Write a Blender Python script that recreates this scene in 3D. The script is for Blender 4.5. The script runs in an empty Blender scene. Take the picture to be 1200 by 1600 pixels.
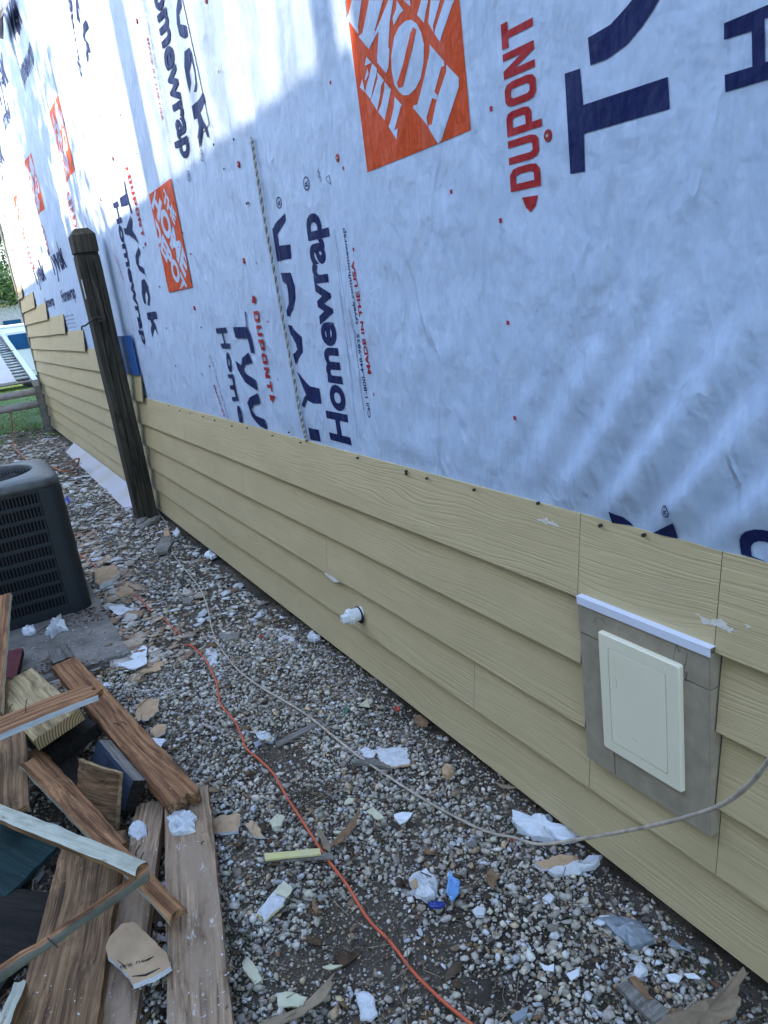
import bpy, bmesh, math, random
import numpy as np
from mathutils import Vector, Matrix, noise
random.seed(7); rng = np.random.default_rng(7)
sc = bpy.context.scene
C = sc.collection
PI = math.pi

# ------------------------------------------------------------------ camera
EYE = 1.52                                   # eye height above the ground
R = np.array([[0.86101221, -0.24975301, 0.44303658],
              [-0.49188173, -0.18752089, 0.85022837],
              [-0.12926848, -0.94997861, -0.28430672]])
FOC = 1178.85
cam = bpy.data.cameras.new('camera'); co = bpy.data.objects.new('camera', cam); C.objects.link(co)
m = Matrix(((R[0, 0], -R[0, 1], -R[0, 2], 0), (R[1, 0], -R[1, 1], -R[1, 2], 0), (R[2, 0], -R[2, 1], -R[2, 2], EYE), (0, 0, 0, 1)))
co.matrix_world = m
cam.sensor_fit = 'HORIZONTAL'; cam.sensor_width = 36; cam.lens = 36 * FOC / 1200
cam.clip_start = 0.05; cam.clip_end = 600
sc.camera = co

# ------------------------------------------------------------------ light
SUN = Vector((-0.80, 0.10, 0.50)).normalized()          # towards the sun
w = bpy.data.worlds.new('World'); sc.world = w; w.use_nodes = True
wn = w.node_tree; bg = wn.nodes['Background']
sky = wn.nodes.new('ShaderNodeTexSky'); sky.sky_type = 'NISHITA'; sky.sun_disc = False
sky.sun_elevation = math.asin(SUN.z); sky.sun_rotation = math.atan2(SUN.x, SUN.y)
sky.air_density = 1.0; sky.dust_density = 1.2; sky.ozone_density = 1.0
wn.links.new(sky.outputs[0], bg.inputs[0]); bg.inputs[1].default_value = 0.15
sl = bpy.data.lights.new('sun', 'SUN'); sl.energy = 2.0; sl.angle = math.radians(0.53); sl.color = (1, 0.84, 0.62)
so = bpy.data.objects.new('sun', sl); C.objects.link(so); so.rotation_euler = SUN.to_track_quat('Z', 'Y').to_euler()
sc.view_settings.view_transform = 'Standard'; sc.view_settings.look = 'None'
sc.view_settings.gamma = 1; sc.view_settings.use_curve_mapping = False
sc.view_settings.exposure = 2.7

# ------------------------------------------------------------------ measuring helpers
def ray(px, py):
    return R @ np.array([(px - 600) / FOC, (py - 800) / FOC, 1.0])
def W(px, py, x=1.16):                       # spot on the upright plane x -> (y, z)
    r = ray(px, py); q = r * (x / r[0]); return (float(q[1]), float(q[2] + EYE))
def G(px, py, z=0.0):                        # spot on the level plane z
    r = ray(px, py); q = r * ((z - EYE) / r[2]); return Vector((float(q[0]), float(q[1]), z))
def gh(x, y):                                # ground relief
    h = 0.010 * np.sin(3.1 * x + 1.7 * y) + 0.008 * np.sin(5.3 * x - 3.9 * y + 1) + 0.005 * np.sin(11 * x + 7 * y + 2) \
        + 0.004 * np.sin(-13 * x + 17 * y) + 0.003 * np.sin(31 * x + 23 * y + 3)
    t = np.clip((x - 0.98) / 0.16, 0, 1)
    return h - 0.022 * t * t * (3 - 2 * t) - 0.002

# ------------------------------------------------------------------ materials
MATS = {}
def nt(name):
    mt = bpy.data.materials.new(name); mt.use_nodes = True; MATS[name] = mt
    n = mt.node_tree; return mt, n, n.nodes['Principled BSDF']
def N(n, t, **k):
    x = n.nodes.new(t)
    for a, b in k.items(): setattr(x, a, b)
    return x
def rgb(c): return (*c, 1) if len(c) == 3 else c
def ramp(n, fac, stops):
    r = N(n, 'ShaderNodeValToRGB'); e = r.color_ramp.elements
    while len(e) < len(stops): e.new(0.5)
    for i, (p, c) in enumerate(stops): e[i].position = p; e[i].color = rgb(c)
    n.links.new(fac, r.inputs[0]); return r.outputs[0]
def noise_tex(n, vec, scale, detail=4, rough=0.55, dist=0.0):
    t = N(n, 'ShaderNodeTexNoise'); t.inputs['Scale'].default_value = scale; t.inputs['Detail'].default_value = detail
    t.inputs['Roughness'].default_value = rough; t.inputs['Distortion'].default_value = dist
    if vec is not None: n.links.new(vec, t.inputs['Vector'])
    return t.outputs['Fac']
def mapping(n, vec, scale=(1, 1, 1), loc=(0, 0, 0), rot=(0, 0, 0)):
    mp = N(n, 'ShaderNodeMapping'); mp.inputs['Scale'].default_value = scale; mp.inputs['Location'].default_value = loc
    mp.inputs['Rotation'].default_value = rot
    n.links.new(vec, mp.inputs['Vector']); return mp.outputs[0]
def math_(n, op, a, b=None, c=None):
    x = N(n, 'ShaderNodeMath', operation=op)
    for i, v in enumerate((a, b, c)):
        if v is None: continue
        if isinstance(v, (int, float)): x.inputs[i].default_value = v
        else: n.links.new(v, x.inputs[i])
    return x.outputs[0]
def mixc(n, fac, a, b, mode='MIX'):
    x = N(n, 'ShaderNodeMix', data_type='RGBA', blend_type=mode)
    for s, v in ((0, fac), (6, a), (7, b)):
        if isinstance(v, (int, float)): x.inputs[s].default_value = v
        elif isinstance(v, tuple): x.inputs[s].default_value = rgb(v)
        else: n.links.new(v, x.inputs[s])
    return x.outputs[2]
def bump(n, b, h, strength=0.5, dist=0.01, prev=None):
    x = N(n, 'ShaderNodeBump'); x.inputs['Strength'].default_value = strength; x.inputs['Distance'].default_value = dist
    n.links.new(h, x.inputs['Height'])
    if prev is not None: n.links.new(prev, x.inputs['Normal'])
    n.links.new(x.outputs[0], b.inputs['Normal']); return x.outputs[0]
def obj_coords(n, rand=True):
    tc = N(n, 'ShaderNodeTexCoord')
    if not rand: return tc.outputs['Object']
    oi = N(n, 'ShaderNodeObjectInfo')
    v = N(n, 'ShaderNodeVectorMath', operation='MULTIPLY_ADD')
    cmb = N(n, 'ShaderNodeCombineXYZ')
    for i, k in enumerate((37.0, 91.0, 53.0)):
        n.links.new(math_(n, 'MULTIPLY', oi.outputs['Random'], k), cmb.inputs[i])
    n.links.new(cmb.outputs[0], v.inputs[2]); n.links.new(tc.outputs['Object'], v.inputs[0]); v.inputs[1].default_value = (1, 1, 1)
    return v.outputs[0]
def simple(name, c1, c2=None, scale=8, rough=0.8, bs=0.3, bd=0.003, bscale=60, metal=0, detail=5, spec=0.3):
    mt, n, b = nt(name)
    v = obj_coords(n)
    if c2 is None: c2 = tuple(x * 0.75 for x in c1)
    col = ramp(n, noise_tex(n, v, scale, detail), [(0.3, c2), (0.7, c1)])
    n.links.new(col, b.inputs['Base Color'])
    b.inputs['Roughness'].default_value = rough; b.inputs['Metallic'].default_value = metal
    b.inputs['Specular IOR Level'].default_value = spec
    if bs: bump(n, b, noise_tex(n, v, bscale, 5, 0.65), bs, bd)
    return mt
def geo_pos(n):
    g = N(n, 'ShaderNodeNewGeometry'); return g.outputs['Position']

def wrap_relief(n, b, k=1.0):
    p = geo_pos(n)
    a = noise_tex(n, mapping(n, p, (1, 6.5, 5.0)), 1.0, 4, 0.5, 0.15)              # soft mottle
    f = noise_tex(n, mapping(n, p, (1, 5.0, 0.8), rot=(0.22, 0, 0)), 1.0, 4, 0.55, 0.6)     # long upright sags
    r1 = noise_tex(n, mapping(n, p, (1, 5.5, 2.0), rot=(0.25, 0, 0)), 1.0, 3, 0.5, 0.25)
    crease = math_(n, 'MAXIMUM', math_(n, 'SUBTRACT', 1.0, math_(n, 'MULTIPLY', math_(n, 'ABSOLUTE', math_(n, 'SUBTRACT', r1, 0.5)), 22.0)), 0.0)
    gate = noise_tex(n, mapping(n, p, (1, 2.3, 2.3)), 1.0, 2, 0.5)
    gate = math_(n, 'MAXIMUM', math_(n, 'MULTIPLY', math_(n, 'SUBTRACT', gate, 0.43), 5.0), 0.0)
    fine = noise_tex(n, mapping(n, p, (1, 26, 20)), 1.0, 3, 0.55)
    h = math_(n, 'ADD', math_(n, 'MULTIPLY', a, 1.0), math_(n, 'MULTIPLY', f, 0.85))
    h = math_(n, 'ADD', h, math_(n, 'MULTIPLY', math_(n, 'MULTIPLY', crease, gate), 0.13))
    h = math_(n, 'ADD', h, math_(n, 'MULTIPLY', fine, 0.10))
    bump(n, b, h, 0.85, 0.030 * k)
    return a, p

def mk_wrap():
    mt, n, b = nt('house_wrap_white')
    a, p = wrap_relief(n, b)
    fib = noise_tex(n, mapping(n, p, (1, 30, 12)), 1.0, 5, 0.7)
    col = ramp(n, fib, [(0.3, (0.40, 0.52, 0.70)), (0.7, (0.49, 0.61, 0.78))])
    n.links.new(col, b.inputs['Base Color']); b.inputs['Roughness'].default_value = 0.6; b.inputs['Specular IOR Level'].default_value = 0.15
    return mt
def mk_ink(name, c):
    mt, n, b = nt(name)
    a, p = wrap_relief(n, b)
    fib = noise_tex(n, mapping(n, p, (1, 90, 60)), 1.0, 4, 0.7)
    col = ramp(n, fib, [(0.25, tuple(min(1, x * 0.8) for x in c)), (0.75, tuple(min(1, x * 1.15 + .01) for x in c))])
    n.links.new(col, b.inputs['Base Color']); b.inputs['Roughness'].default_value = 0.55; b.inputs['Specular IOR Level'].default_value = 0.13
    return mt
WRAP = mk_wrap()
NAVY = mk_ink('navy_ink', (0.006, 0.014, 0.085)); RED = mk_ink('red_ink', (0.36, 0.018, 0.022)); ORANGE = mk_ink('orange_ink', (0.56, 0.070, 0.012))
GREYINK = mk_ink('grey_ink', (0.13, 0.17, 0.27))

def mk_siding(name, c1, c2, grain=1.0):
    mt, n, b = nt(name)
    v = obj_coords(n)
    big = noise_tex(n, mapping(n, v, (1, 1.3, 6)), 1.0, 2, 0.5)
    sep = N(n, 'ShaderNodeSeparateXYZ'); n.links.new(v, sep.inputs[0])
    z2 = math_(n, 'ADD', sep.outputs[2], math_(n, 'MULTIPLY', big, 0.10))
    cb = N(n, 'ShaderNodeCombineXYZ'); n.links.new(sep.outputs[1], cb.inputs[1]); n.links.new(z2, cb.inputs[2])
    wv = noise_tex(n, mapping(n, cb.outputs[0], (1, 1.8, 185)), 1.0, 2, 0.55)
    w2 = noise_tex(n, mapping(n, cb.outputs[0], (1, 3.0, 420)), 1.0, 2, 0.5)
    wv = math_(n, 'ADD', math_(n, 'MULTIPLY', ramp(n, wv, [(0.42, (0, 0, 0)), (0.52, (1, 1, 1))]), 0.75), math_(n, 'MULTIPLY', w2, 0.5))
    amp = noise_tex(n, mapping(n, v, (1, 1.5, 9)), 1.0, 3, 0.6)
    amp = math_(n, 'ADD', 0.35, math_(n, 'MULTIPLY', math_(n, 'MAXIMUM', math_(n, 'SUBTRACT', amp, 0.35), 0.0), 2.2))
    h = math_(n, 'MULTIPLY', wv, amp)
    bump(n, b, h, 0.7, 0.0018 * grain)
    blot = noise_tex(n, mapping(n, v, (1, 3, 7)), 1.0, 5, 0.6)
    col = ramp(n, blot, [(0.3, c1), (0.72, c2)])
    groove = math_(n, 'MULTIPLY', math_(n, 'MAXIMUM', math_(n, 'SUBTRACT', 1.0, h), 0.0), 0.22)
    col = mixc(n, groove, col, tuple(x * 0.6 for x in c1))
    scuff = noise_tex(n, mapping(n, v, (1, 9, 26)), 1.0, 3, 0.6)
    sm = ramp(n, scuff, [(0.74, (0, 0, 0)), (0.80, (1, 1, 1))])
    col = mixc(n, math_(n, 'MULTIPLY', sm, 0.35), col, (0.5, 0.5, 0.46))
    n.links.new(col, b.inputs['Base Color']); b.inputs['Roughness'].default_value = 0.62
    return mt
SIDING = mk_siding('tan_fibre_cement', (0.51, 0.415, 0.225), (0.575, 0.47, 0.265))
SIDEDGE = simple('cut_board_edge', (0.10, 0.095, 0.09), rough=0.9)
CONC = simple('grey_cement_board', (0.36, 0.31, 0.225), (0.27, 0.235, 0.17), 25, 0.9, 0.5, 0.002, 120)
PANELW = simple('cream_plastic', (0.80, 0.76, 0.58), (0.76, 0.72, 0.54), 4, 0.45, 0.08, 0.001, 40)
FLASH = simple('white_aluminium_trim', (0.72, 0.76, 0.86), (0.66, 0.70, 0.80), 4, 0.4, 0.08)
PVC = simple('white_pvc', (0.75, 0.78, 0.80), (0.66, 0.69, 0.71), 12, 0.4, 0.1)
DARK = simple('dark_gap', (0.02, 0.02, 0.022), rough=0.9)
FOUND = simple('foundation_block', (0.05, 0.05, 0.052), (0.03, 0.03, 0.03), 6, 0.95, 0.6, 0.006, 30)
STEEL = simple('dark_nail_steel', (0.06, 0.05, 0.045), (0.03, 0.02, 0.02), 20, 0.6, 0.2)
BLUE = simple('blue_membrane', (0.02, 0.11, 0.36), (0.012, 0.07, 0.26), 10, 0.5, 0.5, 0.006, 18)
SHEATH = simple('sheathing_board', (0.34, 0.26, 0.17), rough=0.9)

def mk_wood(name, dark, light, wear=None, wearamt=0.0, fx=1.4, fy=16, rough=0.8, bd=0.002, greyed=None, vert=False, crack=0.75):
    mt, n, b = nt(name)
    v = obj_coords(n)
    if vert:
        sp_ = N(n, 'ShaderNodeSeparateXYZ'); n.links.new(v, sp_.inputs[0]); cv_ = N(n, 'ShaderNodeCombineXYZ')
        n.links.new(sp_.outputs[2], cv_.inputs[0]); n.links.new(sp_.outputs[1], cv_.inputs[1]); n.links.new(sp_.outputs[0], cv_.inputs[2]); v = cv_.outputs[0]
    warp = noise_tex(n, mapping(n, v, (1.3, 4, 4)), 1.0, 2, 0.5)
    sep = N(n, 'ShaderNodeSeparateXYZ'); n.links.new(v, sep.inputs[0])
    yy = math_(n, 'ADD', sep.outputs[1], math_(n, 'MULTIPLY', warp, 0.10))
    zz = math_(n, 'ADD', sep.outputs[2], math_(n, 'MULTIPLY', warp, 0.10))
    cb = N(n, 'ShaderNodeCombineXYZ'); n.links.new(sep.outputs[0], cb.inputs[0]); n.links.new(yy, cb.inputs[1]); n.links.new(zz, cb.inputs[2])
    g = noise_tex(n, mapping(n, cb.outputs[0], (fx, fy * 5, fy * 5)), 1.0, 6, 0.62)
    g2 = noise_tex(n, mapping(n, cb.outputs[0], (fx * 2, fy * 14, fy * 14)), 1.0, 3, 0.6)
    col = ramp(n, g, [(0.33, dark), (0.50, tuple((a + c) / 2 for a, c in zip(dark, light))), (0.66, light)])
    ck = noise_tex(n, mapping(n, cb.outputs[0], (fx * 1.5, fy * 7, fy * 7), (3, 5, 7)), 1.0, 3, 0.6)
    ckm = ramp(n, ck, [(0.30, (1, 1, 1)), (0.37, (0, 0, 0))])
    col = mixc(n, math_(n, 'MULTIPLY', ckm, crack), col, tuple(x * 0.25 for x in dark))
    dirt = noise_tex(n, mapping(n, v, (6, 14, 14)), 1.0, 6, 0.7)
    col = mixc(n, ramp(n, dirt, [(0.50, (0, 0, 0)), (0.68, (0.7, 0.7, 0.7))]), col, tuple(x * 0.6 for x in dark))
    fs = noise_tex(n, mapping(n, cb.outputs[0], (fx * 2.5, fy * 18, fy * 18), (1, 2, 3)), 1.0, 3, 0.6)
    col = mixc(n, .6 * min(crack, .75) + .02, col, ramp(n, fs, [(0.38, (0.35, 0.33, 0.32)), (0.62, (1.0, 1.0, 1.0))]), 'MULTIPLY')
    if greyed is not None:
        pt = noise_tex(n, mapping(n, v, (5, 9, 9)), 1.0, 5, 0.65)
        col = mixc(n, ramp(n, pt, [(0.42, (0, 0, 0)), (0.62, (1, 1, 1))]), col, greyed)
    if wear is not None:
        pt = noise_tex(n, mapping(n, v, (9, 30, 30)), 1.0, 6, 0.7)
        col = mixc(n, ramp(n, pt, [(1 - wearamt - 0.06, (0, 0, 0)), (1 - wearamt, (1, 1, 1))]), col, wear)
    n.links.new(col, b.inputs['Base Color']); b.inputs['Roughness'].default_value = rough; b.inputs['Specular IOR Level'].default_value = 0.25
    bump(n, b, math_(n, 'ADD', g, math_(n, 'MULTIPLY', g2, 0.6)), 0.8, bd)
    return mt
W_OLD = mk_wood('weathered_plank', (0.13, 0.075, 0.042), (0.58, 0.40, 0.255), (0.6, 0.56, 0.52), 0.33, greyed=(0.33, 0.235, 0.16))
W_BROWN = mk_wood('brown_plank', (0.075, 0.04, 0.02), (0.42, 0.25, 0.13), (0.5, 0.44, 0.38), 0.26)
W_RED = mk_wood('red_brown_cedar', (0.09, 0.034, 0.013), (0.50, 0.25, 0.115), (0.55, 0.5, 0.45), 0.27)
W_PALE = mk_wood('pale_fir', (0.20, 0.13, 0.06), (0.60, 0.46, 0.25), None, crack=.3)
W_CREAM = mk_wood('cream_painted_wood', (0.42, 0.42, 0.33), (0.60, 0.60, 0.49), (0.22, 0.15, 0.09), 0.32, bd=0.0015, crack=.25)
W_GPAINT = mk_wood('grey_painted_wood', (0.13, 0.135, 0.105), (0.20, 0.205, 0.165), (0.4, 0.4, 0.34), 0.30, bd=0.001, crack=.2)
W_WPAINT = mk_wood('white_painted_wood', (0.45, 0.50, 0.53), (0.62, 0.68, 0.72), (0.2, 0.12, 0.07), 0.30, bd=0.001, crack=.2)
W_BLUE = mk_wood('slate_painted_wood', (0.030, 0.045, 0.075), (0.055, 0.075, 0.12), None, bd=0.001)
W_MAROON = mk_wood('maroon_painted_wood', (0.13, 0.035, 0.045), (0.20, 0.06, 0.07), (0.4, 0.3, 0.3), 0.28, bd=0.001)
W_GREEN = mk_wood('dark_green_panel', (0.008, 0.026, 0.028), (0.022, 0.055, 0.055), (0.18, 0.25, 0.24), 0.28, bd=0.002)
W_BLACK = mk_wood('black_wood_and_shade', (0.008, 0.007, 0.006), (0.03, 0.024, 0.018), None)  # near-black wood, also used to paint shade inside the pile
W_POST = mk_wood('dark_weathered_post', (0.017, 0.015, 0.011), (0.082, 0.073, 0.052), (0.35, 0.35, 0.32), 0.20, fy=7, bd=0.004, vert=True)
W_GREY = mk_wood('grey_driftwood', (0.13, 0.12, 0.10), (0.32, 0.30, 0.27), None)
def mk_endgrain():
    mt, n, b = nt('end_grain')
    tc = N(n, 'ShaderNodeTexCoord')
    wv = N(n, 'ShaderNodeTexWave', wave_type='RINGS', rings_direction='X'); wv.inputs['Scale'].default_value = 32; wv.inputs['Distortion'].default_value = 1.0
    n.links.new(mapping(n, tc.outputs['Object'], (1, 1, 1), (0, 0.015, 0.06)), wv.inputs['Vector'])
    n.links.new(ramp(n, wv.outputs['Fac'], [(0.2, (0.48, 0.36, 0.19)), (0.8, (0.20, 0.12, 0.055))]), b.inputs['Base Color']); b.inputs['Roughness'].default_value = 0.85
    return mt
W_END = mk_endgrain()

PLASTER = simple('white_plaster', (0.70, 0.72, 0.74), (0.50, 0.52, 0.54), 30, 0.85, 0.9, 0.006, 70)
PAPER = simple('tan_drywall_paper', (0.52, 0.36, 0.215), (0.40, 0.27, 0.165), 18, 0.9, 0.4, 0.003, 60)
CREAMC = simple('cream_paint_chip', (0.62, 0.60, 0.42), (0.5, 0.48, 0.34), 20, 0.7, 0.3, 0.002, 80)
YELC = simple('yellow_stained_plaster', (0.62, 0.56, 0.22), (0.55, 0.5, 0.32), 16, 0.8, 0.6, 0.004, 60)
WHITEP = simple('white_scrap', (0.74, 0.78, 0.82), (0.62, 0.66, 0.70), 8, 0.6, 0.4, 0.004, 25)
LEAFB = simple('dry_brown_leaf', (0.26, 0.16, 0.085), (0.15, 0.085, 0.045), 20, 0.7, 0.5, 0.003, 60)
BARK = simple('bark_strip', (0.34, 0.26, 0.17), (0.20, 0.15, 0.10), 14, 0.85, 0.6, 0.004, 60)
FILM = simple('grey_plastic_film', (0.26, 0.30, 0.34), (0.17, 0.20, 0.23), 9, 0.3, 0.6, 0.006, 22, spec=0.6)
BLUEP = simple('pale_blue_wrapper', (0.16, 0.36, 0.68), (0.10, 0.26, 0.55), 18, 0.35, 0.6, 0.004, 40, spec=0.6)
BLUED = simple('dark_blue_wrapper', (0.015, 0.05, 0.36), (0.01, 0.03, 0.22), 18, 0.35, 0.6, 0.004, 40, spec=0.6)
REDP = simple('red_plastic', (0.40, 0.05, 0.03), None, 10, 0.4, 0.1)
GREENP = simple('green_plastic', (0.015, 0.12, 0.07), None, 10, 0.35, 0.3)
ORC = simple('orange_cord_jacket', (0.62, 0.125, 0.055), (0.50, 0.10, 0.05), 30, 0.5, 0.15)
CAB = simple('dirty_white_cable', (0.58, 0.50, 0.40), (0.27, 0.23, 0.19), 26, 0.6, 0.3, 0.001, 90)
SCUM = simple('black_scuff', (0.03, 0.03, 0.03), rough=0.8)
CONCRETE = simple('concrete_pad_mat', (0.27, 0.25, 0.225), (0.13, 0.12, 0.105), 9, 0.95, 0.8, 0.006, 45)
SLATE = simple('slate_coated_steel', (0.013, 0.018, 0.023), (0.010, 0.014, 0.018), 3, 0.5, 0.1, 0.001, 200, spec=0.35)
LIDM = simple('dusty_grey_lid', (0.085, 0.088, 0.08), (0.028, 0.032, 0.031), 16, 0.45, 0.2, 0.001, 90, spec=0.4)
BLACK = simple('black_interior', (0.006, 0.006, 0.008), rough=0.95, bs=0)
ALU = simple('aluminium', (0.62, 0.62, 0.63), (0.45, 0.45, 0.47), 12, 0.38, 0.1, metal=0.7)
ALUD = simple('weathered_aluminium', (0.46, 0.45, 0.47), (0.30, 0.29, 0.31), 12, 0.35, 0.2, metal=0.0, spec=.6)
VANW = simple('white_van_paint', (0.75, 0.77, 0.80), (0.72, 0.74, 0.77), 2, 0.3, 0)
GLASSB = simple('blue_tinted_glass', (0.01, 0.06, 0.16), (0.01, 0.09, 0.22), 3, 0.1, 0)
TYRE = simple('black_rubber', (0.015, 0.015, 0.015), rough=0.8)

# ------------------------------------------------------------------ mesh helpers
def link(o, parent=None):
    C.objects.link(o)
    if parent is not None: o.parent = parent
    return o
def tag(o, label=None, cat=None, group=None, kind=None):
    if label: o['label'] = label
    if cat: o['category'] = cat
    if group: o['group'] = group
    if kind: o['kind'] = kind
    return o
def empty(name, loc, label, cat, group=None):
    o = bpy.data.objects.new(name, None); o.location = loc; o.empty_display_size = 0.05; C.objects.link(o)
    return tag(o, label, cat, group)
def mesh(name, V, F, mat, parent=None, smooth=False, mi=None, loc=None):
    me = bpy.data.meshes.new(name); me.from_pydata([tuple(v) for v in V], [], F)
    for mt in (mat if isinstance(mat, (list, tuple)) else [mat]): me.materials.append(mt)
    if mi is not None: me.polygons.foreach_set('material_index', mi)
    if smooth: me.polygons.foreach_set('use_smooth', [True] * len(me.polygons))
    me.update()
    o = bpy.data.objects.new(name, me); C.objects.link(o)
    if parent is not None:
        o.parent = parent; o.matrix_parent_inverse = Matrix.Identity(4)
        o.location = -parent.location if loc is None else Vector(loc) - parent.location
    elif loc is not None: o.location = loc
    return o
def from_bm(name, bm, mat, parent=None, smooth=False, loc=None):
    me = bpy.data.meshes.new(name); bm.to_mesh(me); bm.free()
    for mt in (mat if isinstance(mat, (list, tuple)) else [mat]): me.materials.append(mt)
    if smooth: me.polygons.foreach_set('use_smooth', [True] * len(me.polygons))
    o = bpy.data.objects.new(name, me); C.objects.link(o)
    if parent is not None:
        o.parent = parent; o.location = -parent.location if loc is None else Vector(loc) - parent.location
    elif loc is not None: o.location = loc
    return o
BF = [(0, 3, 2, 1), (4, 5, 6, 7), (0, 1, 5, 4), (1, 2, 6, 5), (2, 3, 7, 6), (3, 0, 4, 7)]
def box_bm(bm, a, b, bev=0.0, mat=0):
    (x0, y0, z0), (x1, y1, z1) = a, b
    vs = [bm.verts.new(p) for p in ((x0, y0, z0), (x1, y0, z0), (x1, y1, z0), (x0, y1, z0), (x0, y0, z1), (x1, y0, z1), (x1, y1, z1), (x0, y1, z1))]
    fs = [bm.faces.new([vs[i] for i in f]) for f in BF]
    for f in fs: f.material_index = mat
    if bev:
        es = list({e for f in fs for e in f.edges})
        bmesh.ops.bevel(bm, geom=es, offset=bev, segments=2, affect='EDGES', profile=0.6)
def box(name, a, b, mat, parent=None, bev=0.0):
    bm = bmesh.new(); box_bm(bm, a, b, bev); return from_bm(name, bm, mat, parent)
def smooth_pts(P, n=6):
    P = [Vector(p) for p in P]; Q = []
    for i in range(len(P) - 1):
        p0 = P[max(i - 1, 0)]; p1 = P[i]; p2 = P[i + 1]; p3 = P[min(i + 2, len(P) - 1)]
        for k in range(n):
            t = k / n
            Q.append(0.5 * ((2 * p1) + (p2 - p0) * t + (2 * p0 - 5 * p1 + 4 * p2 - p3) * t * t + (3 * p1 - p0 - 3 * p2 + p3) * t ** 3))
    Q.append(P[-1]); return Q
def tube_vf(Q, r, sides=8, V=None, F=None, cap=True):
    V = [] if V is None else V; F = [] if F is None else F
    base = len(V); n = len(Q); up = Vector((0, 0, 1))
    for i, q in enumerate(Q):
        t = (Q[min(i + 1, n - 1)] - Q[max(i - 1, 0)]).normalized()
        u = t.cross(up)
        if u.length < 1e-3: u = t.cross(Vector((1, 0, 0)))
        u.normalize(); v = t.cross(u)
        rr = r(i / (n - 1)) if callable(r) else r
        for k in range(sides):
            a = 2 * PI * k / sides; V.append(q + u * (rr * math.cos(a)) + v * (rr * math.sin(a)))
    for i in range(n - 1):
        for k in range(sides):
            a = base + i * sides + k; b = base + i * sides + (k + 1) % sides
            F.append((a, a + sides, b + sides, b))
    if cap:
        F.append(tuple(base + k for k in range(sides))); F.append(tuple(base + (n - 1) * sides + k for k in reversed(range(sides))))
    return V, F
def tube(name, Q, r, mat, parent=None, sides=8):
    V, F = tube_vf([Vector(q) for q in Q], r, sides); return mesh(name, V, F, mat, parent, True)

# ================================================================== GROUND
def soil_mat():
    mt, n, b = nt('dark_soil')
    p = geo_pos(n)
    a = noise_tex(n, p, 3.0, 6, 0.6); f = noise_tex(n, p, 45, 5, 0.7); g = noise_tex(n, p, 130, 4, 0.7)
    col = ramp(n, a, [(0.35, (0.040, 0.030, 0.022)), (0.65, (0.15, 0.12, 0.088))])
    col = mixc(n, ramp(n, f, [(0.5, (0, 0, 0)), (0.62, (0.6, 0.6, 0.6))]), col, (0.13, 0.12, 0.10))
    n.links.new(col, b.inputs['Base Color']); b.inputs['Roughness'].default_value = 0.95
    bump(n, b, math_(n, 'ADD', f, math_(n, 'MULTIPLY', g, 0.5)), 1.0, 0.02); return mt
SOIL = soil_mat()
def axis(fine0, fine1, step, lo, hi):
    a = list(np.arange(fine0, fine1, step)); x = fine1; s = step
    while x < hi: a.append(x); s *= 1.25; x += s
    a.append(hi); x = fine0; s = step
    while True:
        s *= 1.25; x -= s
        if x <= lo: break
        a.insert(0, x)
    a.insert(0, lo); return np.array(a)
gx = axis(-1.2, 1.3, 0.035, -260, 260); gy = axis(0.2, 8, 0.04, -120, 420)
X, Y = np.meshgrid(gx, gy); Z = gh(X, Y)
far_ = np.clip((Y - 16) / 60, 0, 1); Z = Z * (1 - far_)
V = np.stack([X, Y, Z], -1).reshape(-1, 3); nx = len(gx); ny = len(gy)
idx = np.arange(nx * ny).reshape(ny, nx)
F = np.stack([idx[:-1, :-1], idx[:-1, 1:], idx[1:, 1:], idx[1:, :-1]], -1).reshape(-1, 4)
g = mesh('ground', V.tolist(), F.tolist(), SOIL, smooth=True); tag(g, kind='structure')

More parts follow.
